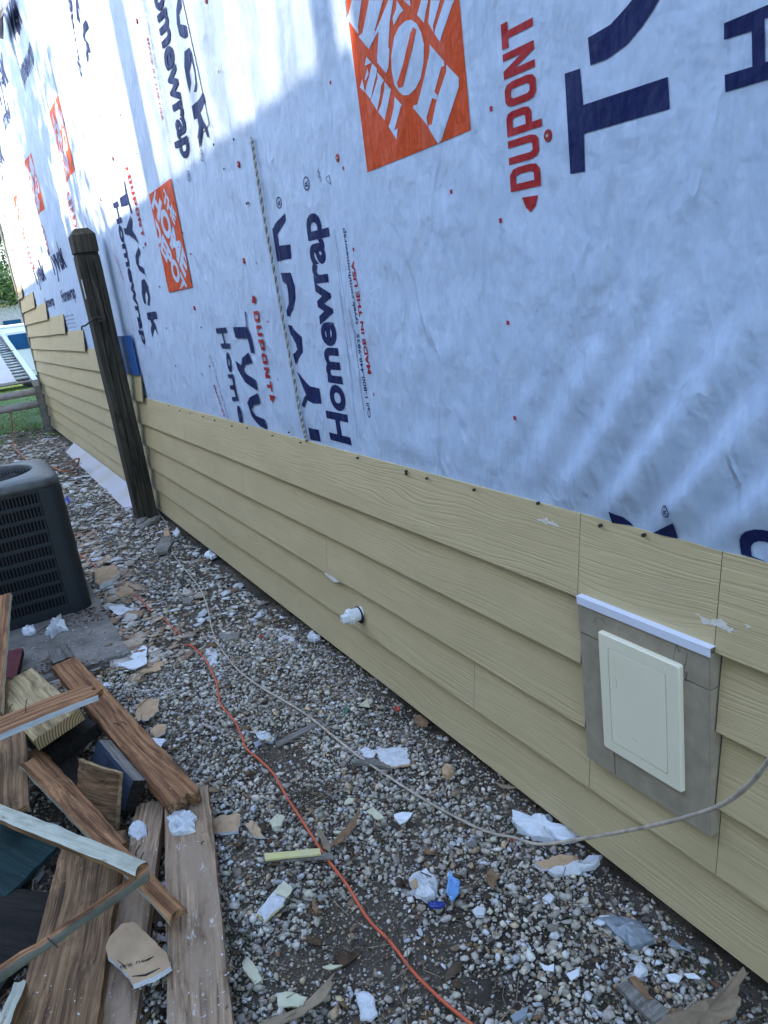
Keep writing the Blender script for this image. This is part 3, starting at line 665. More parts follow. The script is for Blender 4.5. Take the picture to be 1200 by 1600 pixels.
def text_bm(s, bold=0.0):
    cu = bpy.data.curves.new('t', 'FONT'); cu.body = s; cu.size = 1; cu.offset = bold; cu.resolution_u = 4; cu.fill_mode = 'FRONT'
    o = bpy.data.objects.new('t', cu); C.objects.link(o)
    dg = bpy.context.evaluated_depsgraph_get(); me = bpy.data.meshes.new_from_object(o.evaluated_get(dg))
    bm = bmesh.new(); bm.from_mesh(me); bpy.data.objects.remove(o); bpy.data.curves.remove(cu); bpy.data.meshes.remove(me)
    return bm
def capb(bold):
    if bold not in _fc:
        b_ = text_bm('H', bold); zz = [v.co.y for v in b_.verts]; _fc[bold] = (min(zz), max(zz)); b_.free()
    return _fc[bold]
def wtext(s, p0, p1, h, mat, bold=0.0, name='printed_word', off=0.0012, cut=0.03, flip=False, slant=0.0):
    """p0, p1: (y, z) where the base line starts and ends; h: cap height; letters stand up to the left of the reading direction."""
    bm = text_bm(s, bold); lo, hi = capb(bold)
    xs = [v.co.x for v in bm.verts]; x0, x1 = min(xs), max(xs)
    P0 = Vector((0, *p0)); P1 = Vector((0, *p1)); u = (P1 - P0); L = u.length; u.normalize()
    v_ = Vector((0, u.z, -u.y))                # across the reading direction
    # seen from -X: right is -Y.  up of a text that runs along +Z is +Y
    for q in bm.verts:
        a = (q.co.x - x0) / (x1 - x0) * L; c = (q.co.y - lo) / (hi - lo) * h
        q.co = P0 + u * (a + slant * c) + v_ * c
    bmesh.ops.recalc_face_normals(bm, faces=bm.faces[:])
    return wallprint(name, bm, mat, off, cut)
def wpoly(polys, mat, name='printed_mark', off=0.0012, cut=0.03):
    bm = bmesh.new()
    for P in polys:
        vs = [bm.verts.new((0, y, z)) for (y, z) in P]
        es = [bm.edges.new((vs[i], vs[(i + 1) % len(vs)])) for i in range(len(vs))]
        bmesh.ops.triangle_fill(bm, edges=es, use_beauty=True)
    return wallprint(name, bm, mat, off, cut)
def pp(P): return [W(x, y) for (x, y) in P]
def crop(P, s, ox, oy): return [W(ox + x / s, oy + y / s) for (x, y) in P]
# -- right side, large print
wpoly([pp([(879, 115), (903, 107), (908, 164), (1039, 120), (1042, 170), (909, 209), (911, 268), (888, 272)])], NAVY, 'printed_letter')
wpoly([pp([(915, 59), (950, 38), (975, 10), (985, -3), (1000, -20), (1045, -40), (1018, 12), (1000, 40), (975, 70), (945, 92), (919, 102)])], NAVY, 'printed_letter')
wpoly([pp([(1126, 36), (1215, -2), (1215, 22), (1189, 29), (1190, 97), (1215, 90), (1215, 118), (1128, 144), (1127, 117), (1170, 104), (1169, 48), (1126, 62)])], NAVY, 'printed_letter')
GLY = {'D': ([(0, 0), (.72, 0), (.95, .12), (1, .3), (1, .7), (.95, .88), (.72, 1), (0, 1)], [(.3, .2), (.3, .8), (.62, .8), (.7, .7), (.7, .3), (.62, .2)]),
       'U': ([(0, 1), (0, .25), (.08, .08), (.25, 0), (.75, 0), (.92, .08), (1, .25), (1, 1), (.7, 1), (.7, .28), (.62, .2), (.38, .2), (.3, .28), (.3, 1)], None),
       'P': ([(0, -.12), (.3, -.12), (.3, .18), (.75, .18), (.94, .26), (1, .4), (1, .8), (.94, .94), (.75, 1), (0, 1)], [(.3, .38), (.3, .8), (.62, .8), (.7, .74), (.7, .44), (.62, .38)]),
       'O': ([(.25, 0), (.75, 0), (.93, .08), (1, .25), (1, .75), (.93, .92), (.75, 1), (.25, 1), (.07, .92), (0, .75), (0, .25), (.07, .08)], [(.38, .2), (.3, .28), (.3, .72), (.38, .8), (.62, .8), (.7, .72), (.7, .28), (.62, .2)]),
       'N': ([(0, 0), (.28, 0), (.28, .62), (.68, 0), (1, 0), (1, 1), (.72, 1), (.72, .4), (.32, 1), (0, 1)], None),
       'T': ([(.35, 0), (.65, 0), (.65, .78), (1, .78), (1, 1), (0, 1), (0, .78), (.35, .78)], None)}
def blockword(s_, p0, p1, h, mat, gap=.22, cut=.03, arc=0.0):
    P0 = Vector((0, *p0)); P1 = Vector((0, *p1)); u = (P1 - P0); L = u.length; u.normalize(); v_ = Vector((0, u.z, -u.y)); n_ = len(s_); w_ = L / (n_ + gap * (n_ - 1))
    for i, ch in enumerate(s_):
        bm = bmesh.new(); es = []
        for lp in GLY[ch]:
            if lp is None: continue
            vs = [bm.verts.new(P0 + u * (w_ * (i * (1 + gap) + x)) + v_ * (h * y)) for x, y in lp]
            es += [bm.edges.new((vs[k], vs[(k + 1) % len(vs)])) for k in range(len(vs))]
        bmesh.ops.triangle_fill(bm, edges=es, use_beauty=True, use_dissolve=False); wallprint('printed_letter', bm, mat, cut=cut)
blockword('DUPONT', W(842, 290), W(828, 12), W(792, 200)[0] - W(846, 185)[0] - .01, RED, .18)
wpoly([pp([(812, 309), (838, 305), (834, 322), (826, 332), (819, 325)])], RED, 'printed_lens_tip')
for P in ([(952, 799), (972, 808), (987, 824), (980, 822), (954, 818)], [(1019, 833), (1055, 816), (1055, 843)]): wpoly([pp(P)], NAVY, 'printed_letter', cut=0.02)
# ring with R inside
def ringmark(px, py, ry, rz, mat, s='R', bold=0.02, up=True):
    y, z = W(px, py); n_ = 28; V = [];
    bm = bmesh.new(); a_ = [bm.verts.new((0, y + ry * math.cos(t), z + rz * math.sin(t))) for t in np.linspace(0, 2 * PI, n_ + 1)[:-1]]
    b_ = [bm.verts.new((0, y + ry * .80 * math.cos(t), z + rz * .80 * math.sin(t))) for t in np.linspace(0, 2 * PI, n_ + 1)[:-1]]
    for i in range(n_): bm.faces.new([a_[i], a_[(i + 1) % n_], b_[(i + 1) % n_], b_[i]])
    wallprint('printed_ring', bm, mat, cut=0)
    d = 1 if up else -1
    wtext(s, (y - d * ry * .5, z - d * rz * .42), (y - d * ry * .5, z + d * rz * .42), ry * 1.0, mat, bold, 'printed_ring_letter', cut=0)
ringmark(1046, 797, 0.0125, 0.0125, NAVY)
wpoly([crop([(1200, 485), (1080, 455), (920, 410), (920, 330), (935, 260), (965, 210), (1010, 175), (1080, 160), (1150, 172), (1230, 205), (1230, 320), (1150, 290), (1090, 283), (1045, 298), (1018, 330), (1012, 370), (1020, 425)], 6, 1000, 800)], NAVY, 'printed_letter')
# -- large orange square with stencilled letters
E0, E1 = W(560, 267), W(721, 209); yl, yr, zb_ = 2.055, 1.553, 1.838; zt_ = zb_ + (yl - yr)
wpoly([[(yl, zb_), (yr, zb_), (yr, zt_), (yl, zt_)]], ORANGE, 'orange_square', 0.0012, 0.03)
c1 = lambda P: crop(P, 5.714, 520, 0)
WH = [[(835, 395), (965, 545), (970, 585), (940, 600), (880, 820), (908, 850), (900, 890), (860, 875), (808, 1050), (820, 1125), (690, 965), (695, 940), (725, 935), (790, 680), (835, 460)],
      [(985, 575), (1100, 695), (1100, 770), (940, 1255), (912, 1285), (825, 1140), (830, 1115), (855, 1115), (900, 890), (985, 640)],
      [(500, 640), (495, 500), (520, 330), (560, 240), (620, 185), (670, 175), (720, 210), (760, 290), (785, 400), (780, 560), (755, 700), (710, 790), (650, 850), (600, 850), (565, 820), (525, 760)],
      [(213, 325), (245, 290), (300, 0), (420, 0), (350, 270), (355, 285), (445, 60), (465, 0), (510, 0), (480, 200), (470, 420), (480, 440), (470, 600), (452, 655), (375, 560), (372, 500), (385, 285), (372, 290), (300, 440)],
      [(150, 0), (235, 0), (205, 235), (212, 285), (205, 300), (115, 170)], [(50, 0), (92, 0), (108, 120), (100, 155), (62, 120)],
      [(845, 0), (930, 0), (865, 230), (870, 290), (822, 200)], [(972, 0), (1060, 0), (1040, 40), (938, 330), (930, 375), (878, 300), (885, 260)],
      [(760, 0), (822, 0), (795, 130), (785, 205), (722, 130)], [(540, 0), (600, 90), (570, 120), (515, 225), (505, 160), (535, 80)], [(600, 0), (655, 0), (665, 55), (650, 45)],
      [(525, 865), (590, 935), (580, 955), (525, 1165), (558, 1145), (545, 1245), (475, 1130), (490, 1090), (520, 960)],
      [(440, 730), (495, 800), (488, 825), (470, 930), (440, 1075), (385, 1000), (412, 930), (436, 800)],
      [(372, 640), (435, 718), (410, 760), (400, 860), (375, 985), (320, 895), (350, 800), (378, 700)],
      [(330, 565), (372, 612), (370, 650), (345, 760), (318, 885), (270, 822), (300, 700)], [(280, 505), (325, 560), (290, 575), (265, 590)], [(245, 705), (268, 822), (225, 780)], [(290, 610), (300, 660), (280, 710), (265, 715)]]
for P in WH: wpoly([c1(P)], WRAP, 'stencil_letter', 0.0022, 0.03)
OR2 = [[(690, 240), (715, 265), (690, 400), (640, 600), (600, 775), (560, 785), (548, 740), (600, 580), (640, 400), (665, 290)], [(1035, 45), (1055, 320), (1090, 690), (980, 570), (935, 500), (940, 340)]]
for P in OR2[:1]: wpoly([c1(P)], ORANGE, 'stencil_slot', 0.0030, 0.03)

def logo(y0, z0, s, up=True, bold=0.05, sy=None, mat=ORANGE, rot=0):
    """orange square, lower corner (y0 right edge, z0 bottom), three slanting lines of stencil letters"""
    sy = sy or s
    def m_(u, v):                              # logo space, upright -> wall
        if rot: a, c = 1 - u, v; return (y0 + a * sy, z0 + c * s)
        if up: return (y0 + v * sy, z0 + u * s)
        return (y0 + (1 - v) * sy, z0 + (1 - u) * s)
    wpoly([[m_(0, 0), m_(1, 0), m_(1, 1), m_(0, 1)]], mat, 'orange_square', 0.0012, 0.04)
    for t, cx, cy, L, h in (('THE', .22, .73, .40, .16), ('HOME', .43, .54, 1.12, .30), ('DEPOT', .68, .33, 1.05, .25)):
        bm = text_bm(t, bold); lo, hi = capb(bold); xs = [v.co.x for v in bm.verts]; x0, x1 = min(xs), max(xs)
        d = Vector((math.cos(PI / 4), math.sin(PI / 4))); e = Vector((-d.y, d.x))
        for q in bm.verts:
            a = ((q.co.x - x0) / (x1 - x0) - .5) * L; c = ((q.co.y - lo) / (hi - lo) - .5) * h
            u_, v2 = cx + d.x * (a + .25 * c) + e.x * c, cy + d.y * (a + .25 * c) + e.y * c
            u_ = min(max(u_, 0.01), .99); v2 = min(max(v2, 0.01), .99)
            y, z = m_(u_, v2); q.co = Vector((0, y, z))
        bmesh.ops.recalc_face_normals(bm, faces=bm.faces[:])
        wallprint('stencil_word', bm, WRAP, 0.0022, 0.05)
logo(4.04, 1.645, 0.525, up=False, sy=0.48)
logo(6.53, 2.66, 0.52, rot=1)
a = W(44, 235); logo(W(68, 325)[0], W(68, 327)[1], 0.52, rot=1); logo(W(43, 366)[0], W(43, 368)[1], 0.5, rot=1); logo(W(22, 388)[0], W(22, 388)[1], 0.48, rot=1)
# -- middle print, reads upward
wtext('Homewrap', W(546, 697), W(496, 330), W(495, 470)[0] - W(522, 463)[0] + 0.03, NAVY, 0.035)
c5 = lambda P: crop(P, 3, 250, 350)
for P in (pp([(443, 333), (444, 345), (433, 367), (436, 384), (451, 382), (453, 404), (430, 409), (424, 372), (422, 358)]),
          c5([(556, 230), (608, 228), (626, 290), (631, 350), (623, 402), (602, 434), (588, 434), (583, 405), (600, 375), (600, 325), (592, 285), (566, 270)]),
          c5([(592, 473), (612, 480), (662, 530), (668, 602), (628, 662), (616, 612), (640, 590), (634, 562), (604, 520)]),
          c5([(632, 692), (650, 705), (702, 762), (742, 772), (752, 843), (715, 842), (690, 826), (668, 862), (658, 850), (664, 822), (682, 800)]),
          c5([(685, 955), (740, 965), (746, 1022), (692, 1012)])): wpoly([P], NAVY, 'printed_letter', cut=0.03)
ringmark(476, 287, 0.024, 0.022, NAVY); ringmark(434, 317, 0.020, 0.020, NAVY)
wtext('Call 1-800-448-9835   tyvek.com/homewrap', W(576, 654), W(536, 356), 0.020, NAVY, 0.01, cut=0)
wtext('MADE IN THE USA', W(577, 585), W(551, 407), 0.024, RED, 0.03, cut=0)
wtext('USA', W(500, 281), W(495, 262), 0.017, NAVY, 0.0, cut=0)
for k, (s, a, c) in enumerate((('for technical information and installation guidelines', (556, 560), (543, 480)), ('see product label for handling and storage details', (562, 600), (548, 500)), ('weather resistive barrier for walls under siding', (566, 640), (552, 520)), ('do not leave exposed longer than permitted', (569, 664), (558, 590)))):
    wtext(s, W(*a), W(*c), 0.006, GREYINK, 0.0, 'fine_print', cut=0)
for (a, c) in (((520, 360), (548, 560)), ((523, 400), (556, 690)), ((525, 440), (560, 690))):
    p, q = W(*a), W(*c); wpoly([[(p[0], p[1]), (p[0] - .0015, p[1]), (q[0] - .0015, q[1]), (q[0], q[1])]], GREYINK, 'fine_rule', cut=0)
wpoly([pp([(506, 277), (512, 273), (515, 290), (507, 282)])], GREYINK, 'recycling_mark', cut=0); wpoly([pp([(507.5, 278), (511.5, 275.5), (513.5, 286.5), (508, 281.5)])], WRAP, 'recycling_mark', 0.0018, cut=0)
# -- left-middle print, reads downward
def down(s, top, bot, h, mat, bold=0.03, **k): return wtext(s, W(*top), W(*bot), h, mat, bold, **k)
blockword('DUPONT', W(393, 487), W(416, 612), 0.060, RED, .28, 0)
wpoly([pp([(391, 474), (397, 474), (396, 464), (392, 462)]), pp([(418, 617), (427, 619), (424, 629), (420, 625)])], RED, 'printed_lens_tip', cut=0)
# letters of the cut-off brand word
cl = lambda P: crop(P, 6.667, 300, 440)
wpoly([cl([(405, 478), (545, 475), (530, 315), (540, 315), (555, 475), (600, 600), (627, 745), (595, 748), (560, 595), (430, 590)])], NAVY, 'printed_letter')
wpoly([cl([(430, 828), (490, 875), (500, 800), (565, 740), (600, 850), (530, 870), (508, 920), (545, 965), (640, 1030), (658, 1140), (530, 1050), (455, 920)])], NAVY, 'printed_letter')
wpoly([cl([(555, 1265), (580, 1210), (660, 1165), (690, 1270), (630, 1285), (595, 1330), (640, 1400), (735, 1440), (760, 1548), (680, 1510), (600, 1410)])], NAVY, 'printed_letter')
for P in ([(225, 490), (330, 480), (342, 532), (298, 540), (325, 645), (368, 648), (375, 698), (290, 700), (275, 650), (312, 645), (288, 540), (235, 542)],
          [(350, 970), (405, 968), (412, 1000), (440, 1160), (465, 1245), (400, 1248), (393, 1205), (435, 1205), (415, 1130), (378, 1125), (370, 1085), (410, 1080), (395, 1010), (358, 1010)]):
    wpoly([cl(P)], NAVY, 'printed_letter', cut=0)
wtext('o', W(349, 549), W(353, 580), 0.085, NAVY, 0.04, 'printed_letter', cut=0); wtext('e', W(366, 632), W(370, 662), 0.085, NAVY, 0.04, 'printed_letter', cut=0)
down('Call 1-800-448-9835', (324, 556), (352, 655), 0.016, NAVY, 0.0, cut=0)
down('MADE IN', (330, 603), (346, 652), 0.022, RED, 0.03, cut=0)
# -- print behind the post, reads downward
blockword('DUPONT', W(198, 276), W(220, 372), 0.060, RED, .28, 0); wpoly([pp([(194, 263), (198, 267), (198, 260)]), pp([(223, 381), (226, 378), (225, 386)])], RED, 'printed_lens_tip', cut=0)
cz = lambda P: crop(P, 9.41, 150, 250)
cy8 = lambda P: crop(P, 6.667, 80, 330)
for P in (cz([(333, 560), (405, 500), (383, 305), (398, 298), (432, 480), (515, 778), (490, 792), (455, 640), (440, 620), (440, 655), (355, 690)]),
          cz([(388, 1000), (430, 1008), (448, 910), (480, 825), (508, 900), (492, 1030), (560, 1110), (600, 1228), (540, 1170), (470, 1112), (408, 1092)]),
          cy8([(895, 370), (915, 440), (885, 482), (892, 560), (945, 590), (958, 665), (900, 622), (865, 540), (857, 465)]),
          cy8([(920, 725), (950, 705), (987, 780), (1007, 900), (1000, 985), (985, 982), (990, 900), (975, 825), (952, 860), (966, 978), (945, 950), (925, 860)]),
          cy8([(975, 1060), (1070, 1045), (1085, 1120), (1038, 1130), (1062, 1180), (1098, 1300), (1062, 1222), (1046, 1238), (1035, 1322), (1020, 1230), (1028, 1180), (1012, 1132), (990, 1135)])): wpoly([P], NAVY, 'printed_letter', cut=0)
down('Homewrap', (174, 318), (220, 538), 0.155, NAVY, 0.03)
down('Call 1-800-448-9835  tyvek.com/homewrap', (169, 360), (207, 520), 0.016, GREYINK, 0.0, cut=0); down('MADE IN THE USA', (176, 400), (190, 440), 0.02, RED, 0.02, cut=0)
# -- sunlit print, reads downward
cs = lambda P: crop(P, 5.333, 180, 0)
for P in (cs([(615, 885), (748, 770), (765, 850), (690, 940), (720, 1010), (746, 1045), (768, 1142), (755, 1146), (722, 1062), (705, 1100), (684, 1248), (668, 1130), (676, 1050), (664, 985), (636, 998)]),
          cs([(555, 430), (600, 392), (642, 440), (668, 580), (674, 700), (656, 768), (634, 766), (650, 690), (644, 600), (620, 510), (598, 600), (612, 690), (602, 778), (580, 700), (555, 560)]),
          cs([(508, -60), (545, -40), (542, 50), (512, 120), (522, 200), (600, 215), (608, 300), (560, 322), (515, 300), (492, 200), (488, 80)])): wpoly([P], NAVY, 'printed_letter', cut=0.04)
down('Homewrap', (225, -70), (280, 250), 0.21, NAVY, 0.03)
down('Call 1-800-448-9835  tyvek.com/homewrap', (220, 0), (262, 225), 0.018, GREYINK, 0.0, cut=0); down('MADE IN THE USA', (226, 60), (250, 190), 0.026, RED, 0.02, cut=0)
ringmark(291, 275, 0.024, 0.024, GREYINK, up=False); ringmark(311, 243, 0.024, 0.024, GREYINK, up=False)
for P in ([(835, 360), (895, 205), (916, 290), (880, 390), (922, 440), (946, 545), (930, 550), (905, 480), (890, 662), (872, 560), (880, 440), (855, 430)],
          [(760, -30), (800, -20), (846, 130), (840, 222), (825, 200), (800, 90), (782, 80), (800, 180), (815, 252), (788, 200)]): wpoly([crop(P, 6.667, 0, 0)], NAVY, 'printed_letter', cut=0.04)
down('Homewrap', (92, -120), (122, 118), 0.10, NAVY, 0.03)
# -- far upright print
def flat(s, a, c, h, mat, bold=0.03, **k): return wtext(s, W(*a), W(*c), h, mat, bold, **k)
def flat2(s, px, py, wd, h, mat, bold=0.04):
    y, z = W(px, py); return wtext(s, (y + wd / 2, z), (y - wd / 2, z), h, mat, bold, cut=0)
flat2('Tyvek', 92, 425, 1.1, 0.26, NAVY); flat2('Homewrap', 106, 470, 1.0, 0.13, NAVY); flat2('Tyvek', 63, 442, 1.1, 0.24, NAVY); flat2('Homewrap', 77, 480, .9, 0.12, NAVY)
flat2('Tyvek', 27, 65, 0.95, 0.42, NAVY); flat2('Homewrap', 45, 120, 0.9, 0.20, NAVY); flat2('Tyvek', 7, 150, 1.0, 0.40, NAVY); flat2('Homewrap', 14, 195, 0.9, 0.2, NAVY); flat2('Tyvek', 3, 265, 1.0, 0.3, NAVY); flat2('Tyvek', 3, 372, 0.8, 0.2, NAVY)
for px, py, r_ in ((110, 328, 0.14), (72, 373, 0.14), (47, 403, 0.14)):
    y, z = W(px, py); n_ = 26
    bm = bmesh.new(); A = [[bm.verts.new((0, y + r_ * k * math.cos(t), z + r_ * k * math.sin(t))) for t in np.linspace(0, 2 * PI, n_ + 1)[:-1]] for k in (1, .86)]
    for i in range(n_): bm.faces.new([A[0][i], A[0][(i + 1) % n_], A[1][(i + 1) % n_], A[1][i]])
    wallprint('printed_ring', bm, RED, cut=0)
    for k, s in enumerate(('DUPONT', 'TYVEK', 'WRAP')): wtext(s, (y + r_ * .62, z + r_ * (.25 - k * .42)), (y - r_ * .62, z + r_ * (.25 - k * .42)), r_ * .3, RED, 0.03, cut=0)
for (px, py, n_) in ((105, 495, 5), (80, 500, 3)):
    for k in range(n_): flat2('installation guidelines and approvals', px + k * 1.5, py + 6 * k, 0.8, 0.02, GREYINK, 0)
# stud marks, staples and cap fasteners
for (px, py) in ((778, 345), (763, 170), (790, 505), (804, 653), (550, 390), (581, 617), (514, 129), (534, 263), (399, 411), (417, 503), (432, 593), (340, 112), (700, 300)):
    y, z = W(px, py); wpoly([[(y - .005, z - .005), (y + .005, z - .005), (y + .005, z + .005), (y - .005, z + .005)]], RED, 'stud_mark', cut=0)
for (px, py) in ((282, 364), (222, 387), (268, 317), (364, 218), (334, 226), (350, 264), (311, 512), (230, 618), (258, 513), (272, 572), (386, 317), (258, 440), (295, 397), (155, 182), (212, 240), (247, 448), (295, 440), (324, 573), (312, 585), (186, 180), (384, 318)):
    y, z = W(px, py); V = []; F = []; x_ = float(wx(y, z)); tube_vf([Vector((x_, y, z)), Vector((x_ - .003, y, z))], .005, 6, V, F); mesh('staple', V, F, STEEL, house)
CAPM = simple('red_cap', (0.33, 0.03, 0.025), rough=0.4, bs=0)
for (px, py, r_) in ((525, 247, .0125), (853, 212, .0125), (378, 408, .0125), (300, 482, .0125), (371, 257, .0125), (211, 33, .012), (320, 0, .012), (175, 248, .012), (155, 312, .012)):
    y, z = W(px, py); x_ = float(wx(y, z)); V = []; F = []
    tube_vf([Vector((x_ + .002, y, z)), Vector((x_ - .0015, y, z)), Vector((x_ - .0025, y, z))], lambda t: r_ * (1 - .12 * t), 18, V, F)
    c_ = mesh('cap_fastener', V, F, CAPM, house)
    V = []; F = []; tube_vf([Vector((x_ - .0024, y, z)), Vector((x_ - .004, y, z))], .0032, 8, V, F)
    o = mesh('nail_head', V, F, ALU, c_); o.location = (0, 0, 0)

# ================================================================== ACCESS HATCH ON THE WALL
hatch = empty('access_panel', (1.13, 1.07, 0.5), 'cream plastic access panel set in a grey cement board block under a white strip', 'access panel')
def yz(px, py, x): return W(px, py, x)
def flatpiece(name, P, x0, x1, mat, parent, bev=0.0):
    # P: list of (y, z) corners; x0 is the outer face
    bm = bmesh.new(); a = [bm.verts.new((x0, y, z)) for y, z in P]; c = [bm.verts.new((x1, y, z)) for y, z in P]; k = len(P)
    f1 = bm.faces.new(a); bm.faces.new(c[::-1])
    for i in range(k): bm.faces.new([a[i], c[i], c[(i + 1) % k], a[(i + 1) % k]])
    bmesh.ops.recalc_face_normals(bm, faces=bm.faces[:])
    if bev: bmesh.ops.bevel(bm, geom=[e for e in bm.edges if all(abs(v.co.x - x0) < 1e-6 for v in e.verts)], offset=bev, segments=2, affect='EDGES')
    return from_bm(name, bm, mat, parent)
XB = 1.128
Q = lambda px, py: yz(px, py, XB)
TL, TR, BR, BL = Q(901, 937), Q(1107, 1027), Q(1112, 1305), Q(918, 1187)
yL = (TL[0] + BL[0]) / 2; yR = (TR[0] + BR[0]) / 2; zT = (TL[1] + TR[1]) / 2; zB = (BL[1] + BR[1]) / 2
jL = Q(905, 990)[1]; jR = Q(1110, 1077)[1]; jz = (jL + jR) / 2; jy = Q(961, 1200)[0]
g_ = 0.0012
flatpiece('cement_board', [(yL, zT), (yR, zT), (yR, jz + g_), (yL, jz + g_)], XB, 1.165, CONC, hatch, 0.0015)
flatpiece('cement_board', [(yL, jz - g_), (jy + g_, jz - g_), (jy + g_, zB), (yL, zB)], XB + .001, 1.165, CONC, hatch, 0.0015)
flatpiece('cement_board', [(jy - g_, jz - g_), (yR, jz - g_), (yR, zB), (jy - g_, zB)], XB - .001, 1.165, CONC, hatch, 0.0015)
# white flashing strip: a cap with a turned-down lip
o_ = flatpiece('head_flashing', [(yL - .001, zT + .0145), (yR - .003, zT + .0145), (yR - .003, zT - .003), (yL - .001, zT - .003)], XB - .004, XB - .0005, FLASH, hatch, 0.001)
flatpiece('head_flashing', [(yL - .001, zT + .0170), (yR - .003, zT + .0170), (yR - .003, zT + .0150), (yL - .001, zT + .0150)], XB - .004, 1.142, FLASH, hatch)
# plastic frame and door
XP = XB - 0.012
Qp = lambda px, py: yz(px, py, XP)
a, b_, c, d = Qp(933, 986), Qp(1059, 1041), Qp(1067, 1240), Qp(943, 1168)
def rrect(y0, y1, z0, z1, r, k=5):
    P = []
    for cy, cz, s in ((y1 - r, z1 - r, 0), (y0 + r, z1 - r, 1), (y0 + r, z0 + r, 2), (y1 - r, z0 + r, 3)):
        for i in range(k + 1): t = (s + i / k) * PI / 2; P.append((cy + r * math.cos(t), cz + r * math.sin(t)))
    return P
fy0, fy1 = (b_[0] + c[0]) / 2, (a[0] + d[0]) / 2; fz1, fz0 = (a[1] + b_[1]) / 2, (c[1] + d[1]) / 2
a, b_, c, d = Qp(950, 1013), Qp(1038, 1054), Qp(1044, 1210), Qp(957, 1158)
dy0, dy1 = (b_[0] + c[0]) / 2, (a[0] + d[0]) / 2; dz1, dz0 = (a[1] + b_[1]) / 2, (c[1] + d[1]) / 2
bm = bmesh.new(); o1 = rrect(fy0, fy1, fz0, fz1, .006); i1 = rrect(dy0 - .0017, dy1 + .0017, dz0 - .0017, dz1 + .0017, .005); k = len(o1)
R_ = []
for P, x in ((o1, XB + .0008), (o1, XP + .003), (rrect(fy0 + .003, fy1 - .003, fz0 + .003, fz1 - .003, .005), XP), (i1, XP), (i1, XP + .006)): R_.append([bm.verts.new((x, y, z)) for y, z in P])
for r0, r1 in zip(R_[:-1], R_[1:]):
    for i in range(k): bm.faces.new([r0[i], r0[(i + 1) % k], r1[(i + 1) % k], r1[i]])
bm.faces.new(R_[-1]); bmesh.ops.recalc_face_normals(bm, faces=bm.faces[:])
from_bm('panel_frame', bm, PANELW, hatch)
flatpiece('panel_door', rrect(dy0, dy1, dz0, dz1, .0045), XP - .0006, XP + .004, PANELW, hatch, 0.0006)
for (P) in ([(960, 1058), (964, 1066), (963, 1076)], [(988, 1152), (996, 1159)], [(972, 1056), (974, 1058)]):
    tube('scuff_mark', smooth_pts([(XP - .0005, *yz(x, y, XP)) for x, y in P], 4), .0004, CONC, hatch, 5)
for (P) in ([(1062, 1048), (1072, 1052), (1070, 1072), (1074, 1050)], [(1074, 1020), (1072, 1034), (1068, 1046)], [(1054, 1003), (1062, 1018), (1057, 1014)], [(1052, 1030), (1056, 1012), (1062, 1006), (1070, 1010)], [(928, 972), (933, 965), (942, 968), (946, 976)], [(966, 980), (970, 985)]):
    tube('pencil_mark', smooth_pts([(XB - .0002, *yz(x, y, XB)) for x, y in P], 4), .0004, SCUM, hatch, 5)

# ================================================================== PIPE PLUG
y0, z0 = W(546, 964, 1.098)
plug = empty('pipe_plug', (1.13, y0, z0), 'white plastic screw plug poking out of the lap siding low down', 'pipe plug')
def lathe_x(name, prof, y, z, mat, parent, sides=24, sm=True):
    V = []; F = []
    for (x, r) in prof:
        for k in range(sides): t = 2 * PI * k / sides; V.append((x, y + r * math.cos(t), z + r * math.sin(t)))
    for i in range(len(prof) - 1):
        for k in range(sides): a = i * sides + k; b = i * sides + (k + 1) % sides; F.append((a, b, b + sides, a + sides))
    F.append(tuple(range((len(prof) - 1) * sides, len(prof) * sides)))
    o = mesh(name, V, F, mat, parent)
    return o
lathe_x('pipe_end', [(1.17, .0265), (1.108, .0265), (1.108, .030), (1.098, .030), (1.098, .0285)], y0, z0, PVC, plug)
lathe_x('plug_cap', [(1.099, .0285), (1.090, .0285), (1.0875, .0265), (1.0875, .001)], y0, z0, PVC, plug, 12)
box('square_lug', (1.064, y0 - .0135, z0 - .0135), (1.088, y0 + .0135, z0 + .0135), PVC, plug, .0015)
for k in range(6):
    t = k * PI / 3; lathe_x('grip_rib', [(1.110, .003), (1.094, .003), (1.0935, .001)], y0 + .0295 * math.cos(t), z0 + .0295 * math.sin(t), PVC, plug, 8)
lathe_x('pipe_hole', [(1.1415, .036), (1.1380, .036), (1.1379, .02)], y0 - .003, z0 - .004, DARK, plug)

# ================================================================== FENCE POST
post = empty('fence_post', (1.02, 6.1, 0), 'dark weathered wooden gate post with a notched cap beside the wall', 'post')
lean = lambda z: 0.0
bm = bmesh.new(); X0, X1, Y0, Y1 = .953, 1.112, 6.0, 6.17
def postseg(z0, z1, ins, n_=1):
    box_bm(bm, (X0 + ins, Y0 + ins, z0), (X1 - ins, Y1 - ins, z1), 0.004)
